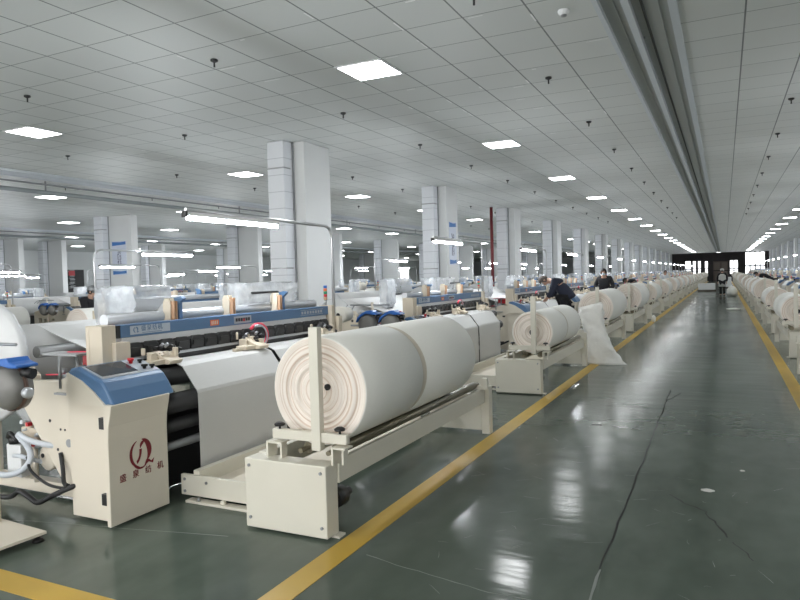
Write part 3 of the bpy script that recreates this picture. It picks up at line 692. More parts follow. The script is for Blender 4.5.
    for (x, z, rad, m) in ((-4.03, .955, .075, 'dark'), (-3.92, .76, .08, 'dark'), (-3.98, .57, .055, 'darkgrey'), (-3.95, .42, .035, 'grey')):
        if full or rad > .06 and lod < 2: CY(x, z, rad, 3.74, 6.74, 18).build('take_up_roller', M[m], r)
    B(-4.34, -4.05, 3.62, 6.74, .06, .74).build('drive_bed', M['darkgrey'], r)
    # warp sheet, back rest and warp beam
    w = [(-4.30, 1.06), (-4.7, 1.085), (-5.12, 1.205), (-5.2, 1.225), (-5.45, 1.30), (-5.62, 1.36)]
    MB().prism([(p[0]-LX, p[1]) for p in w]+[(p[0]-LX, p[1]-.008) for p in w[::-1]], 'y', 3.95-LY, 6.5-LY).build('warp_sheet', M['warp'], r)
    if lod < 2: CY(-5.18, 1.16, .05, 3.62, 6.62, 14).build('back_rest', M['grey'], r)
    wb_ = MB().lathe([(0, 3.62-LY), (.06, 3.62-LY), (.06, 3.66-LY), (.32, 3.66-LY), (.32, 6.55-LY), (.06, 6.55-LY), (.06, 6.6-LY), (0, 6.6-LY)], 'y', 30, (-5.70-LX, 0, 1.05)).build('warp_beam', M['warp'], r)
    for a in (3.62, 6.555):
        MB().lathe([(.0, 0), (.335, 0), (.35, .012), (.335, .03), (0, .03)], 'y', 32, (-5.70-LX, a-LY, 1.05)).build('flange', M['flange'], wb_)
    # wrapped electronic boxes at both ends of the machine
    def wrap(x0, x1, y0, y1, z0, z1, seed, mb):
        rnd = random.Random(seed); nx, ny, nz = 4, 6, 5; vs = {}; L = []
        def vid(p):
            k = tuple(round(c, 4) for c in p)
            if k not in vs:
                vs[k] = len(L); j = .022; t = (p[2]-z0)/(z1-z0)
                L.append((p[0]+rnd.uniform(-j, j)-LX, p[1]+rnd.uniform(-j, j)-LY, p[2]+rnd.uniform(-j, j)*(1 if t < .95 else .8)))
            return vs[k]
        def grid(o, u, v, nu, nv):
            F = []
            for i in range(nu):
                for q in range(nv):
                    P = lambda a, c: tuple(o[m]+u[m]*a/nu+v[m]*c/nv for m in range(3))
                    F.append((vid(P(i, q)), vid(P(i+1, q)), vid(P(i+1, q+1)), vid(P(i, q+1))))
            return F
        dx, dy, dz = x1-x0, y1-y0, z1-z0; F = []
        F += grid((x0,y0,z0), (dx,0,0), (0,0,dz), nx, nz); F += grid((x0,y1,z0), (dx,0,0), (0,0,dz), nx, nz)
        F += grid((x0,y0,z0), (0,dy,0), (0,0,dz), ny, nz); F += grid((x1,y0,z0), (0,dy,0), (0,0,dz), ny, nz)
        F += grid((x0,y0,z1), (dx,0,0), (0,dy,0), nx, ny)
        return mb.add(L, F, True)
    n1 = B(-5.14, -5.04, 4.23, 4.50, 1.215, 1.42).box(-5.10-LX, -5.06-LX, 4.24-LY, 4.28-LY, .7, 1.215).box(-5.10-LX, -5.06-LX, 4.44-LY, 4.48-LY, .7, 1.215).build('electronics_box', M['alu'], r)
    wrap(-5.16, -5.02, 4.19, 4.53, 1.28, 1.68, 3, MB()).build('plastic_cover', M['film'], n1)
    n2 = B(-5.2, -5.0, 6.05, 6.85, 1.215, 1.45).box(-5.12-LX, -5.08-LX, 6.1-LY, 6.14-LY, .7, 1.215).box(-5.12-LX, -5.08-LX, 6.6-LY, 6.64-LY, .7, 1.215).build('electronics_box', M['alu'], r)
    wrap(-5.17, -5.0, 5.99, 7.15, 1.25, 1.68, 5, MB()).build('plastic_cover', M['film'], n2)
    # temples and selvedge devices on the cloth
    def device(y, nm, hoop):
        k = MB().prism([(-4.22-LX, 1.06), (-3.98-LX, 1.06), (-3.96-LX, 1.09), (-4.06-LX, 1.12), (-4.12-LX, 1.155), (-4.22-LX, 1.15)], 'y', y-LY, y+.14-LY)
        k.box(-4.14-LX, -4.02-LX, y-.14-LY, y+.02-LY, 1.062, 1.10).box(-4.10-LX, -4.06-LX, y-.24-LY, y-.1-LY, 1.058, 1.085)
        rnd = random.Random(int(y*100))
        for q in range(9 if full else 0):
            x, yy, z = -4.17+rnd.uniform(-.05, .13), y+rnd.uniform(-.12, .18), 1.10+rnd.uniform(-.01, .06)
            if q % 2: k.cyl((x-LX, yy-LY, z), (x-LX, yy-LY, z+rnd.uniform(.03, .07)), rnd.uniform(.01, .02), 8)
            else: k.box(x-LX, x+rnd.uniform(.02, .05)-LX, yy-LY, yy+rnd.uniform(.03, .06)-LY, 1.09, z+.03)
        kk = k.build(nm, cr2, r, .004 if full else 0)
        if full:
            g = MB()
            for q in range(16):
                x, yy, z = -4.16+rnd.uniform(-.05, .1), y+.1+rnd.uniform(-.06, .10), 1.12+rnd.uniform(-.02, .08)
                g.cyl((x-LX, yy-LY, z), (x+rnd.uniform(-.04, .04)-LX, yy+rnd.uniform(.02, .06)-LY, z+rnd.uniform(-.02, .03)), rnd.uniform(.012, .026), 8)
            g.build('cutter_head', M['black'], kk)
            g = MB()
            for q in range(4):
                x, yy, z = -4.16+rnd.uniform(-.05, .1), y+.1+rnd.uniform(-.06, .10), 1.12+rnd.uniform(-.02, .08)
                g.cyl((x-LX, yy-LY, z), (x-LX, yy+.03-LY, z+.02), .014, 8)
            g.build('valve', M['grey'], kk)
        if hoop:
            pts = [(-4.14-LX, y+.20-LY+.12*math.sin(math.radians(a))*1.2, 1.17+.115*math.cos(math.radians(a))) for q, a in enumerate(range(-50, 201, 16))]
            MB().tube(pts, .016, 8).build('red_hose', M['pink'], kk)
            MB().tube([(p[0]+.02, p[1]-.03, p[2]-.01) for p in pts[2:-3]], .008, 6).build('clear_hose', M['hose'], kk)
    device(5.04, 'selvedge_cutter', True)
    if lod < 2: device(3.90, 'temple', False); device(6.30, 'temple', False)
    # weft insertion unit at the near end
    g = B(-4.86, -4.46, 3.44, 3.62, 1.165, 1.18).cyl((-4.50-LX, 3.48-LY, .90), (-4.50-LX, 3.48-LY, 1.165), .014, 8).cyl((-4.60-LX, 3.40-LY, .92), (-4.60-LX, 3.40-LY, 1.165), .012, 8).box(-4.64-LX, -4.44-LX, 3.37-LY, 3.40-LY, .875, .89)
    gi = g.build('weft_inserter', M['grey'], r) if lod < 2 else None
    if full:
        g = MB(); rnd = random.Random(11)
        for q in range(12): 
            x, yy, z = rnd.uniform(-4.66, -4.44), rnd.uniform(3.42, 3.58), rnd.uniform(.97, 1.05); g.cyl((x-LX, yy-LY, z), (x+.03-LX, yy+.03-LY, z+rnd.uniform(-.02, .02)), rnd.uniform(.01, .022), 8)
        g.build('valve', M['alu'], gi)
        MB().box(-4.62-LX, -4.44-LX, 3.62-LY, 3.70-LY, 1.06, 1.16).build('nozzle_block', M['red'], gi)
        MB().tube([(-4.9-LX, 3.5-LY, 1.0), (-4.6-LX, 3.46-LY, 1.02), (-4.45-LX, 3.5-LY, 1.0), (-4.34-LX, 3.6-LY, .985)], .007, 6).tube([(-4.7-LX, 3.55-LY, 1.18), (-4.5-LX, 3.6-LY, 1.185), (-4.3-LX, 3.7-LY, 1.1)], .008, 6).build('red_hose', M['pink'], gi)
        # hoses, cable and round gear cover on the near side
        def PT(x, y, z): return (x-LX, y-LY, z)
        def smooth(pts, n=5):
            out = []
            for a in range(len(pts)-1):
                p0, p1, p2, p3 = (Vector(pts[max(0, min(len(pts)-1, a+d))]) for d in (-1, 0, 1, 2))
                for q in range(n):
                    t = q/n; out.append(.5*((2*p1)+(p2-p0)*t+(2*p0-5*p1+4*p2-p3)*t*t+(3*p1-p0-3*p2+p3)*t**3))
            return out+[Vector(pts[-1])]
        gc = MB().lathe([(0, 0), (.085, 0), (.1, .012), (.1, .06)], 'y', 28, PT(-4.86, 3.44, .34)).build('gear_cover', M['cream'], r)
        MB().lathe([(.018, -.006), (.018, .001)], 'y', 12, PT(-4.90, 3.44, .36)).build('bolt', M['black'], gc)
        MB().tube(smooth([PT(-5.10, 3.38, .53), PT(-4.95, 3.36, .50), PT(-4.78, 3.39, .47), PT(-4.6, 3.5, .44)]), .023, 10).build('air_hose', M['hose'], r)
        MB().tube(smooth([PT(-5.45, 3.36, .19), PT(-5.2, 3.33, .20), PT(-5.0, 3.32, .26), PT(-4.92, 3.34, .34), PT(-4.98, 3.38, .42), PT(-5.2, 3.44, .50)]), .024, 10).build('air_hose', M['hose'], r)
        MB().tube(smooth([PT(-5.2, 3.40, .34), PT(-5.06, 3.36, .36), PT(-4.96, 3.40, .33), PT(-4.9, 3.5, .28)]), .018, 8).build('air_hose', M['hose'], r)
        MB().tube(smooth([PT(-5.5, 3.22, .06), PT(-5.09, 3.2, .08), PT(-4.95, 3.2, .10), PT(-4.84, 3.19, .155), PT(-4.74, 3.19, .13), PT(-4.64, 3.2, .09), PT(-4.5, 3.2, .15), PT(-4.36, 3.2, .21), PT(-4.27, 3.25, .25)]), .02, 8).build('power_cable', M['sleeve'], r)
        MB().tube(smooth([PT(-4.98, 3.36, .36), PT(-4.85, 3.3, .28), PT(-4.65, 3.28, .21), PT(-4.48, 3.27, .20), PT(-4.32, 3.27, .22)]), .011, 8).build('power_cable', M['sleeve'], r)
        MB().tube(smooth([PT(-4.62, 3.39, .42), PT(-4.56, 3.36, .30), PT(-4.5, 3.32, .22), PT(-4.4, 3.28, .22)]), .016, 8).build('power_cable', M['sleeve'], r)
        vb = MB().box(-5.42-LX, -5.24-LX, 3.48-LY, 3.62-LY, .13, .40).build('valve_box', M['white'], r, .006)
        MB().tube(smooth([PT(-5.42, 3.5, .45), PT(-5.33, 3.46, .50), PT(-5.25, 3.46, .45)]), .02, 8).cyl(PT(-5.36, 3.52, .40), PT(-5.36, 3.52, .46), .05, 10).build('plug', M['black'], vb)
        mo = MB().box(-5.22-LX, -5.02-LX, 3.48-LY, 3.60-LY, .42, .56).box(-5.16-LX, -5.08-LX, 3.47-LY, 3.55-LY, .56, .60).build('valve_block', M['cream2'], r, .01)
        g = MB(); rnd = random.Random(21)
        for q in range(10):
            x, z = rnd.uniform(-5.2, -4.95), rnd.uniform(.36, .62); g.cyl(PT(x, 3.45, z), PT(x+rnd.uniform(-.03, .06), 3.52, z+rnd.uniform(-.03, .05)), rnd.uniform(.008, .02), 8)
        g.build('fitting', M['alu'], mo)
        MB().box(-5.04-LX, -5.0-LX, 3.44-LY, 3.48-LY, .42, .46).box(-5.10-LX, -5.07-LX, 3.44-LY, 3.48-LY, .58, .61).build('red_tap', M['red'], mo)
        MB().cyl(PT(-5.02, 3.46, .13), PT(-5.02, 3.46, .42), .02, 8).cyl(PT(-5.14, 3.52, .13), PT(-5.14, 3.52, .42), .028, 8).build('pipe', M['cream'], mo)
        # drooping clear bag hung behind the feeder
        bg = MB().ball((-5.16-LX, 3.52-LY, .72), (.16, .06, .13), 12, 8); rnd = random.Random(4)
        bg.v = [(x+rnd.uniform(-.02, .02), y+rnd.uniform(-.015, .015), z+rnd.uniform(-.02, .02)) for x, y, z in bg.v]; bg.build('plastic_bag', M['film'], r)
        MB().cyl((-4.98-LX, 3.38-LY, .845), (-5.12-LX, 3.38-LY, .84), .02, 10).build('roller_stub', M['silver'], r)
        MB().cyl((-4.955-LX, 3.38-LY, .846), (-4.985-LX, 3.38-LY, .845), .026, 10).build('rubber_end', M['black'], r)
    # signal tower at the far end
    t = MB().cyl((-4.34-LX, 6.80-LY, 1.39), (-4.34-LX, 6.80-LY, 1.46), .014, 8).build('signal_tower', M['grey'], r)
    for i, m in enumerate(('copper', 'red', 'green', 'orange', 'bblue')):
        if lod < 2 or i == 2: MB().cyl((-4.34-LX, 6.80-LY, 1.46+i*.035), (-4.34-LX, 6.80-LY, 1.493+i*.035), .022, 10).build('signal_lens', M[m], t)
    tag(r, cat='loom'); index_children(r); return r

def make_lamp():
    r = empty('loom_lamp'); x = 0; y = 1.72
    pts = [(0, y, 0), (0, y, 2.2)] + [(0, y-.15+.15*math.cos(math.radians(a)), 2.2+.15*math.sin(math.radians(a))) for a in range(15, 91, 15)] + [(0, -.72, 2.36)]
    MB().tube(pts, .019, 8).build('post', M['silver'], r)
    MB().box(-.08, .08, y-.08, y+.08, 0, .015).build('base_plate', M['grey'], r)
    MB().box(-.016, .016, -.72, .64, 2.306, 2.342).build('housing', M['white'], r)
    MB().tube([(0, -.70, 2.285), (0, .62, 2.285)], .018, 5).build('tube', M['lamp'], r)
    MB().box(-.025, .025, -.745, -.72, 2.29, 2.345).build('end_cap', M['black'], r)
    tag(r, cat='lamp'); index_children(r); return r

def make_feeder_stand():
    # local origin as the loom's
    r = empty('weft_feeder_stand')
    def L(x, y, z): return (x-LX, y-LY, z)
    p = MB().prism([(-4.92-LX, 2.60-LY), (-4.12-LX, 2.50-LY), (-4.10-LX, 2.88-LY), (-4.90-LX, 2.93-LY)], 'z', .05, .068).build('base_plate', M['cream'], r)
    for (x, y) in ((-4.86, 2.64), (-4.17, 2.55), (-4.15, 2.85), (-4.85, 2.88)):
        MB().lathe([(.04, 0), (.03, .02), (.012, .03), (.012, .052)], 'z', 12, L(x, y, 0)).build('rubber_foot', M['black'], r)
    MB().tube([L(-4.585, 2.86, .068), L(-4.585, 2.86, 1.36)], .02, 10).build('post', M['cream'], r)
    MB().tube([L(-4.95, 2.86, 1.02), L(-4.15, 2.86, 1.02)], .014, 8).tube([L(-4.95, 2.86, 1.32), L(-4.3, 2.86, 1.32)], .011, 8).build('cross_arm', M['grey'], r)
    for cx in (-4.245, -4.61):
        f = MB().lathe([(0, -.085), (.06, -.085), (.12, -.07), (.148, -.035), (.155, .01), (.155, .06), (.12, .075), (0, .08)], 'y', 26, (cx-LX, 2.77-LY, 1.05)).build('feeder', M['feeder'], r)
        MB().lathe([(.162, -.006), (.162, .02), (.156, .02), (.156, -.006), (.162, -.006)], 'y', 26, (cx-LX, 2.77-LY, 1.05)).build('ring', mat('dark_ring', (.12, .07, .05), .5), f)
        pts = [(-.17, .02), (-.14, .10), (-.06, .165), (.02, .195), (.085, .20), (.11, .175), (.19, .155), (.185, .135), (.10, .135), (.0, .15), (-.09, .10)]
        MB().prism([(cx+a-LX, 1.05+b) for a, b in pts], 'y', 2.69-LY, 2.85-LY).build('cap', M['bblue'], f, .012)
        MB().cyl(L(cx+.13, 2.78, 1.155), L(cx+.2, 2.80, 1.14), .035, 12).build('guide_eye', M['black'], f)
        MB().lathe([(.02, -.02), (.036, -.01), (.036, .02), (.02, .03)], 'x', 14, (cx+.17-LX, 2.77-LY, 1.02)).build('dial', M['alu'], f)
    for sx in (-4.88, -5.0):
        MB().tube([L(sx, 2.86, 1.32), L(sx, 2.75, 1.24)], .008, 6).build('spindle', M['grey'], r)
    tag(r, cat='stand'); index_children(r); return r

def make_package():
    o = MB().lathe([(.02, -.13), (.115, -.13), (.125, -.12), (.10, .13), (.03, .14)], 'y', 22).build('yarn_package', M['yarn'])
    MB().lathe([(.03, -.135), (.03, -.128), (.0, -.127)], 'y', 12).build('core', M['black'], o)
    tag(o, cat='yarn package'); index_children(o); return o

# ------------------------------------------------------------------ lay out the rows
RZ = .545
def roll_z(rad): return RZ+math.sqrt((rad+.041)**2-.11**2)
loomF = make_loom(0); loomM = make_loom(1); loomS = make_loom(2); standF = make_stand(True); standS = make_stand(False); lamp = make_lamp(); feed = make_feeder_stand(); pack = make_package()
rollp = [make_roll(r, a, b, s, h, i) for i, (r, a, b, s, h) in enumerate(((.375, -1.42, .70, -.46, .024), (.30, -1.40, .62, -.38, .045), (.37, -1.42, .75, .0, .03), (.34, -1.42, .72, -.4, .03), (.39, -1.42, .72, None, .03)))]
rrad = [.375, .30, .37, .34, .39]
used = set()
def put(proto, loc, rz, mirror, label, group):
    if proto.name not in used and rz == 0 and not mirror:
        used.add(proto.name); proto.location = loc; proto['label'] = label; proto['group'] = group; return proto
    return dup(proto, loc, rz, mirror, label, group)

ROWS = [  # name, root x, first y, count, rotated, mirrored, description
    ('A', LX, [5.2, 10.77, 16.04, 21.27]+[26.55+5.28*k for k in range(16)], 0, False, 'the left walkway row'),
    ('B', -10.1, [9.96+5.28*k for k in range(13)], PI, False, 'the second loom row'),
    ('C', -17.4, [9.82+5.28*k for k in range(13)], 0, False, 'the third loom row'),
    ('D', -23.2, [15.0+5.28*k for k in range(7)], PI, False, 'the fourth loom row'),
    ('E', -30.5, [20.3+5.28*k for k in range(5)], 0, False, 'the fifth loom row'),
    ('F', -36.3, [25.6+5.28*k for k in range(5)], PI, False, 'the sixth loom row'),
    ('R', 3.06, [10.64+5.28*k for k in range(18)], 0, True, 'the right walkway row')]
npk = 0
for nm, x, ylist, rz, mi, where in ROWS:
    sg = -1 if (rz or mi) else 1
    for k, y in enumerate(ylist):
        full = (nm == 'A' and k < 4); at = '%s from the near end of %s' % (ORD[k], where)
        lp = loomF if full else (loomM if nm == 'A' and k < 9 or nm == 'B' and k < 7 or nm == 'C' and k < 3 or nm == 'R' and k < 4 else loomS)
        put(lp, (x, y, 0), rz, mi, 'blue and cream weaving loom, ' + at, 'weaving looms')
        sx = x+sg*1.65
        showstand = nm in 'AR' or nm == 'B' and k < 3 or nm == 'C' and k in (0, 1, 2, 3, 7)
        if showstand: put(standF if full else standS, (sx, y, 0), rz, mi, 'cream take-up stand, ' + at, 'take-up stands')
        q = k if (nm == 'A' and k < 3) else random.choice((0, 2, 3, 4) if nm == 'A' else (0, 1, 2, 3, 4))
        if nm == 'A' and k == 3: q = 4
        if nm == 'R' and k == 1: q = 1
        if showstand and not (nm == 'R' and k == 0): put(rollp[q], (sx+sg*.16, y, roll_z(rrad[q])), rz, mi, 'white cloth roll on its stand, ' + at, 'cloth rolls')
        put(lamp, (x, y, 0), rz, False, 'curved-post lamp over its loom, ' + at, 'lamps over the looms')
        if nm == 'A' and k < 6 and k != 2 or nm == 'R' and 3 < k < 8 or nm == 'B' and k < 2 or nm == 'C' and 0 < k < 3:
            put(feed, (x, y, 0), rz, mi, 'blue-capped weft feeder stand, ' + at, 'weft feeder stands')
        if nm == 'A' and 0 < k < 4 or nm == 'B' and k < 2:
            for j, (ax, ay, az) in enumerate(((-.58, -2.68, 1.20), (-.14, -2.40, 1.475))):
                if j == 0 and (nm == 'B' or k > 1) or j == 1 and nm == 'A': continue
                c = math.cos(rz); px, py = x+c*ax, y+c*ay
                put(pack, (px, py, az), rz, False, '%s yarn cone, ' % ('lower', 'upper')[j] + at, 'yarn cones')
for p in [loomM, loomS, standS, standF, loomF, lamp, feed, pack]+rollp:
    if p.name not in used:
        for c in list(p.children_recursive): bpy.data.objects.remove(c)
        bpy.data.objects.remove(p)

bd = MB().lathe([(.0, 0), (.12, -.012), (.30, -.006), (.50, -.012), (.525, .02), (.51, .06), (0, .06)], 'y', 44, (-5.63-LX, 3.46-LY, 1.09))
rb = random.Random(5); bd.v = [(x, y+rb.uniform(-.006, .006), z) for x, y, z in bd.v]
bd.build('wrapped_disc', M['flange'], loomF)

# ------------------------------------------------------------------ sacks, pallets, scraps
def make_sack():
    n, m = 20, 26; vs = []; rnd = random.Random(2)
    for i in range(m+1):
        t = i/m; z = 1.10*t
        w = .31-.11*min(1, t*2.2)+.012*math.sin(t*9); d = .13*(1-.55*t)+.02
        if t < .06: w += .03; d += .03
        ox = -.06*math.sin(t*2.2)-.20*t; oy = .06*t
        for q in range(n):
            a = 2*PI*q/n; e = .6
            u = math.copysign(abs(math.cos(a))**e, math.cos(a)); v = math.copysign(abs(math.sin(a))**e, math.sin(a))
            j = .016*rnd.uniform(-1, 1)+.014*math.sin(5*t*PI+q*1.3)+.012*math.sin(13*t+q*2.1)
            vs.append((ox+(w+j)*u, oy+(d+j)*v, z+(.05*u*t if t > .9 else 0)))
    fs = [(i*n+q, i*n+(q+1) % n, (i+1)*n+(q+1) % n, (i+1)*n+q) for i in range(m) for q in range(n)]
    fs.append(tuple(range(n-1, -1, -1)))
    # the mouth is gathered into a flat lip
    b = len(vs); vs += [(x*.93-.01, y*.3+.04, z-.05) for (x, y, z) in vs[m*n:(m+1)*n]]
    fs += [(m*n+q, m*n+(q+1) % n, b+(q+1) % n, b+q) for q in range(n)]; fs.append(tuple(b+q for q in range(n)))
    o = MB().add(vs, fs, True).build('woven_sack', M['sack'])
    MB().add([(.2,-.16,.004), (.40,-.10,.004), (.36,.02,.012), (.22,.05,.05), (.24,-.12,.06)], [(0,1,4), (1,2,4), (2,3,4), (0,4,3)], False).build('corner', M['sack'], o)
    return o
s = make_sack(); s.location = (-2.02, 12.72, 0); s.rotation_euler = (0, 0, .1); tag(s, 'tall white woven sack standing on the yellow line by the second stand', 'sack')
def lump(name, loc, r, m, label, cat, seed=1, flat=.5):
    rnd = random.Random(seed); o = MB().ball((0,0,r[2]*flat*2*.5), r, 14, 9)
    o.v = [(x+rnd.uniform(-1,1)*r[0]*.09, y+rnd.uniform(-1,1)*r[1]*.09, max(0., z+rnd.uniform(-1,1)*r[2]*.09)) for x, y, z in o.v]
    ob = o.build(name, m); ob.location = loc; tag(ob, label, cat); return ob
lump('dark_bag', (-2.5, 22.32, .587), (.2, .16, .17), M['blackcloth'], 'black bag lying on the end of the fourth stand on the left', 'bag', 3, .8)
lump('white_bundle', (.42, 46.3, 0), (.3, .8, .36), M['sack'], 'large white bundle on the walkway to the right of the walking person', 'bundle', 4, .8)
lump('plastic_sheet', (.33, 31.0, 0), (.3, .4, .05), M['sack'], 'low white plastic sheet lying on the walkway near the right line', 'sheet', 5)
lump('small_bag', (-2.13, 23.5, 0), (.07, .12, .13), M['sack'], 'small white bag on the floor by the left yellow line past the fourth stand', 'bag', 6, .8)
lump('floor_scrap', (-.13, 5.55, 0), (.05, .035, .008), M['scrap'], 'torn white scrap on the green floor beside the crack', 'scrap', 8)
lump('floor_scrap', (.12, 6.2, 0), (.02, .02, .006), M['scrap'], 'tiny pale crumb on the green floor beyond the crack', 'scrap', 9)
def pallet(x, y, w, d, h, label):
    o = empty('pallet_stack', (x, y, 0)); sl = MB()
    for k in range(3): sl.box(-w/2, w/2, -d/2+k*(d-.1)/2, -d/2+k*(d-.1)/2+.1, 0, .1)
    sl.box(-w/2, w/2, -d/2, d/2, .1, .13).build('pallet', mat('pallet_wood', (.10, .08, .06), .7), o)
    MB().box(-w/2+.04, w/2-.04, -d/2+.04, d/2-.04, .13, h).build('wrapped_load', M['white'], o, .03); tag(o, label, 'pallet')
pallet(-1.25, 57.5, 1.3, 1.0, .62, 'low white wrapped load on a pallet at the left of the far walkway')
pallet(.30, 66., .6, 1.0, 1.0, 'tall white wrapped load on a pallet right of the walking person')

# ------------------------------------------------------------------ people
def skin_obj(name, verts, edges, radii, m, parent=None, root=0, sub=2):
    me = bpy.data.meshes.new(name); me.from_pydata(verts, edges, []); bm = bmesh.new(); bm.from_mesh(me)
    lay = bm.verts.layers.skin.verify(); bm.verts.ensure_lookup_table()
    for i, v in enumerate(bm.verts):
        rr = radii[i]; v[lay].radius = rr if isinstance(rr, tuple) else (rr, rr); v[lay].use_root = (i == root)
    bm.to_mesh(me); bm.free(); me.materials.append(m)
    o = bpy.data.objects.new(name, me); COL.objects.link(o); o.parent = parent
    sk = o.modifiers.new('skin', 'SKIN'); sk.use_smooth_shade = True; sb = o.modifiers.new('sub', 'SUBSURF'); sb.levels = sub; sb.render_levels = sub
    return o

def person(loc, rz, label, pose, top, legs_m, hairm, extra=None, scale=1.):
    """pose: dict of joints in local metres, facing +y"""
    J = dict(pelvis=(0,0,.93), waist=(0,.0,1.08), chest=(0,.0,1.28), neck=(0,.01,1.45), skull=(0,.02,1.54), crown=(0,.02,1.66),
             lsh=(-.18,0,1.39), lel=(-.25,.02,1.12), lwr=(-.24,.12,.90), rsh=(.18,0,1.39), rel=(.25,.02,1.12), rwr=(.24,.12,.90),
             lhip=(-.095,0,.90), lkn=(-.10,.02,.50), lan=(-.10,-.02,.09), ltoe=(-.11,.15,.035), rhip=(.095,0,.90), rkn=(.10,.02,.50), ran=(.10,-.02,.09), rtoe=(.11,.15,.035))
    J.update({k: v for k, v in pose.items() if k != 'face'}); names = list(J); ix = {n: i for i, n in enumerate(names)}
    V = [Vector(J[n]) for n in names]
    R = dict(pelvis=(.15,.11), waist=(.13,.10), chest=(.155,.11), neck=.052, skull=.078, crown=.062, lsh=.062, rsh=.062, lel=.043, rel=.043, lwr=.03, rwr=.03,
             lhip=.085, rhip=.085, lkn=.058, rkn=.058, lan=.04, ran=.04, ltoe=.035, rtoe=.035)
    rad = [R[n] for n in names]
    E = [('pelvis','waist'),('waist','chest'),('chest','neck'),('neck','skull'),('skull','crown'),('chest','lsh'),('lsh','lel'),('lel','lwr'),('chest','rsh'),('rsh','rel'),('rel','rwr'),
         ('pelvis','lhip'),('lhip','lkn'),('lkn','lan'),('lan','ltoe'),('pelvis','rhip'),('rhip','rkn'),('rkn','ran'),('ran','rtoe')]
    E = [(ix[a], ix[b]) for a, b in E]
    # face direction, nose; five fingers on each hand
    up = (V[ix['crown']]-V[ix['neck']]).normalized(); fw = Vector(pose.get('face', (0,1,0))).normalized(); fw = (fw-up*fw.dot(up)).normalized(); rt = fw.cross(up)
    def addv(p, r, link): V.append(Vector(p)); rad.append(r); E.append((link, len(V)-1)); return len(V)-1
    addv(V[ix['skull']]+fw*.095+up*.01, .014, ix['skull'])
    for s in 'lr':
        w = V[ix[s+'wr']]; d = (w-V[ix[s+'el']]).normalized(); side = d.cross(Vector((0,0,1)))
        side = Vector((1,0,0)) if side.length < .2 else side.normalized(); dn = d.cross(side).normalized()
        pm = addv(w+d*.06, (.032, .018), ix[s+'wr'])
        for q, (o, l) in enumerate(((-.033, .07), (-.011, .085), (.011, .08), (.031, .06))):
            k = addv(w+d*.095+side*o, .0095, pm); k = addv(w+d*(.095+l*.5)+side*o*1.1+dn*.008, .0085, k); addv(w+d*(.095+l*.9)+side*o*1.1+dn*.03, .007, k)
        k = addv(w+d*.05+side*-.045+dn*.015, .011, pm); addv(w+d*.09+side*-.06+dn*.03, .009, k)
    p = empty('person', loc, rz); p.scale = (scale,)*3
    skin_obj('body', V, E, rad, M['skin'], p, ix['pelvis'])
    def sub(nm, js, es, grow, m, shrink=None):
        ids = {j: i for i, j in enumerate(js)}
        rr = []
        for j in js:
            r0 = R[j]; g = grow+(.045 if j in ('chest', 'waist', 'hem', 'pelvis') else .012); rr.append(tuple(x+g for x in r0) if isinstance(r0, tuple) else r0+g)
        skin_obj(nm, [J[j] for j in js], [(ids[a], ids[b]) for a, b in es], rr, m, p, 0)
    hip2 = Vector(J['pelvis']); J['hem'] = tuple(hip2+(hip2-Vector(J['waist'])).normalized()*.06); R['hem'] = (.155,.115)
    for s in 'lr': J[s+'cuff'] = tuple(Vector(J[s+'wr'])*.96+Vector(J[s+'el'])*.04); R[s+'cuff'] = .034
    J['collar'] = tuple(Vector(J['neck'])*.75+Vector(J['chest'])*.25); R['collar'] = .06
    sub('jacket', ['waist','chest','collar','hem','lsh','lel','lcuff','rsh','rel','rcuff'], [('waist','chest'),('chest','collar'),('waist','hem'),('chest','lsh'),('lsh','lel'),('lel','lcuff'),('chest','rsh'),('rsh','rel'),('rel','rcuff')], .014, top)
    for s in 'lr': J[s+'hem'] = tuple(Vector(J[s+'an'])*.95+Vector(J[s+'kn'])*.05); R[s+'hem'] = .055
    R['pelvis'] = (.15,.11)
    sub('trousers', ['pelvis','lhip','lkn','lhem','rhip','rkn','rhem'], [('pelvis','lhip'),('lhip','lkn'),('lkn','lhem'),('pelvis','rhip'),('rhip','rkn'),('rkn','rhem')], .016, legs_m)
    for s in 'lr':
        a = Vector(J[s+'an']); t = Vector(J[s+'toe'])
        skin_obj('shoe', [a+Vector((0,-.03,-.045)), (a+t)/2+Vector((0,0,-.015)), t], [(0,1),(1,2)], [.042, .046, .036], M['black'], p, 0, 1)
    # hair: a cap over the back and top of the skull; eyes
    c = (V[ix['skull']]+V[ix['crown']])/2
    hb = MB().ball((0,0,0), (.096, .108, .115), 18, 12)
    keep = [i for i, f in enumerate(hb.f) if True]
    fs = []
    for f in hb.f:
        cen = sum((Vector(hb.v[i]) for i in f), Vector())/len(f)
        if not (cen.y > .035 and cen.z < .055) and cen.z > -.075: fs.append(f)
    hb.f = fs; hb.sm = [True]*len(fs); hb.mi = [0]*len(fs)
    mw = Matrix(((rt.x, fw.x, up.x, c.x), (rt.y, fw.y, up.y, c.y), (rt.z, fw.z, up.z, c.z+.005), (0,0,0,1)))
    h = hb.build('hair', hairm, p); h.data.transform(mw)
    for s in (-1, 1):
        e = MB().ball((s*.03, .078, -.02), (.012, .008, .007), 8, 6).build('eye', M['black'], p); e.data.transform(mw)
        e = MB().ball((s*.088, -.005, -.03), (.01, .02, .03), 8, 6).build('ear', M['skin'], p); e.data.transform(mw)
    if extra == 'mask':
        e = MB().ball((0, .05, -.058), (.058, .056, .045), 14, 9).build('face_mask', M['mask'], p); e.data.transform(mw)
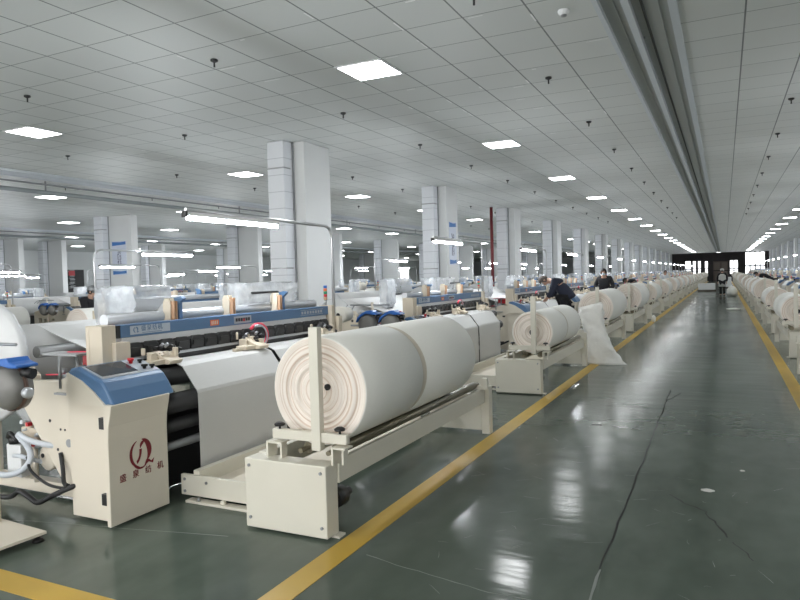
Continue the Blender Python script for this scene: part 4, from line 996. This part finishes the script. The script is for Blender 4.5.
    if extra == 'apron':
        pts = [(-.17, -.13), (-.17, .04), (.17, .04), (.17, -.13)]
        b = MB().lathe([(.205, .60), (.215, .80), (.215, 1.05), (.225, 1.25), (.17, 1.38)], 'z', 20)
        b.v = [(x, y*.85, z) for x, y, z in b.v]; b.f = b.f[:-2]; b.sm = b.sm[:-2]; b.mi = b.mi[:-2]
        e = b.build('apron', M['apron'], p); sm = e.modifiers.new('thick', 'SOLIDIFY'); sm.thickness = .01
        MB().ball((0, .0, .03), (.112, .12, .10), 14, 9).build('cap', M['apron'], p).data.transform(mw)
    if extra == 'cap':
        MB().ball((0, .0, .035), (.105, .115, .095), 14, 9).build('cap', M['grey'], p).data.transform(mw)
    tag(p, label, 'person'); return p

half = dict(pelvis=(0,-.08,.96), waist=(0,.0,1.11), chest=(0,.17,1.29), neck=(0,.34,1.345), skull=(0,.43,1.325), crown=(0,.52,1.355), face=(0,.6,-.8),
            lsh=(-.18,.20,1.32), lel=(-.25,.27,1.06), lwr=(-.16,.36,.98), rsh=(.18,.20,1.32), rel=(.25,.27,1.06), rwr=(.16,.36,.98))
bend = dict(pelvis=(0,-.10,.95), waist=(0,.06,1.08), chest=(0,.30,1.19), neck=(0,.46,1.24), skull=(0,.545,1.245), crown=(0,.62,1.31), face=(0,.7,-.7),
            lsh=(-.18,.33,1.18), lel=(-.22,.40,.92), lwr=(-.15,.52,.72), rsh=(.18,.33,1.18), rel=(.22,.40,.92), rwr=(.15,.52,.72),
            lhip=(-.095,-.11,.92), rhip=(.095,-.11,.92), lkn=(-.1,-.02,.50), rkn=(.1,-.06,.50), lan=(-.1,-.06,.09), ran=(.1,-.1,.09), ltoe=(-.11,.11,.035), rtoe=(.11,.07,.035))
person((-3.34, 15.6, .125), math.radians(95), 'person in navy jacket bending over a loom behind the tall white sack', half, M['navy'], M['blackcloth'], M['greyhair'], scale=1.06)
lean = dict(chest=(0,.05,1.28), neck=(0,.09,1.45), skull=(0,.13,1.53), crown=(0,.15,1.65), face=(0,.8,-.35), lel=(-.28,.08,1.13), lwr=(-.15,.30,1.05), rel=(.28,.08,1.13), rwr=(.15,.30,1.05))
person((-3.38, 21.5, .125), PI, 'person in black top and face mask standing behind the third roll', lean, M['blackcloth'], M['blackcloth'], M['hair'], 'mask', 1.0)
person((-3.32, 29.3, 0), math.radians(75), 'person with dark hair and black jacket bending between the far rolls on the left', half, M['blackcloth'], M['blackcloth'], M['hair'], None, 1.0)
person((-3.42, 45.2, 0), math.radians(-150), 'person in pale shirt standing among the far machines left of the walkway', lean, M['shirt'], M['navy'], M['hair'], None, 1.02)
walk = dict(lkn=(-.10,.10,.50), lan=(-.10,.12,.09), ltoe=(-.11,.28,.035), rkn=(.10,-.03,.50), ran=(.10,-.16,.12), rtoe=(.11,-.02,.04), lel=(-.27,-.03,1.12), rel=(.27,-.03,1.12))
person((-.12, 46.4, 0), 0, 'person in pale apron and dark trousers walking down the green walkway', walk, M['blackcloth'], M['blackcloth'], M['hair'], 'apron', 1.02)
person((-13.25, 10.55, 0), math.radians(-60), 'person in black with grey cap standing beyond the columns at far left', lean, M['blackcloth'], M['blackcloth'], M['hair'], 'cap', 1.0)
person((2.15, 40.2, 0), math.radians(80), 'person in dark clothes bending over the rolls right of the walkway', bend, M['blackcloth'], M['blackcloth'], M['hair'], None, 1.1)

# ------------------------------------------------------------------ camera, sky, render look
P = (662.0739, .456106288, -.0332494654, -.0269306625); f, yaw, pit, rol = P
fwd = Vector((-math.sin(yaw)*math.cos(pit), math.cos(yaw)*math.cos(pit), math.sin(pit))); r0 = Vector((math.cos(yaw), math.sin(yaw), 0)); u0 = r0.cross(fwd)
r2 = math.cos(rol)*r0+math.sin(rol)*u0; u2 = -math.sin(rol)*r0+math.cos(rol)*u0
cam = bpy.data.cameras.new('camera'); co = bpy.data.objects.new('camera', cam); COL.objects.link(co); S.camera = co
co.matrix_world = Matrix(((r2.x, u2.x, -fwd.x, 0), (r2.y, u2.y, -fwd.y, 0), (r2.z, u2.z, -fwd.z, 1.7), (0,0,0,1)))
cam.sensor_width = 36; cam.lens = f/800*36; cam.clip_start = .05; cam.clip_end = 400
w = bpy.data.worlds.new('sky'); S.world = w; w.use_nodes = True
w.node_tree.nodes['Background'].inputs['Color'].default_value = (.95, .97, 1, 1); w.node_tree.nodes['Background'].inputs['Strength'].default_value = 3.0
S.view_settings.view_transform = 'Standard'; S.view_settings.look = 'None'; S.view_settings.gamma = 1; S.view_settings.use_curve_mapping = False
S.view_settings.exposure = 0.62
try:
    S.cycles.use_denoising = True; S.cycles.denoiser = 'OPENIMAGEDENOISE'
except Exception: pass
S.cycles.max_bounces = 8; S.cycles.diffuse_bounces = 5; S.cycles.glossy_bounces = 3; S.cycles.transparent_max_bounces = 12; S.cycles.sample_clamp_indirect = 3; S.cycles.blur_glossy = 1.0; S.cycles.adaptive_threshold = .004; S.cycles.denoising_prefilter = 'ACCURATE'
S.cycles.use_light_tree = True; S.cycles.caustics_reflective = False; S.cycles.caustics_refractive = False
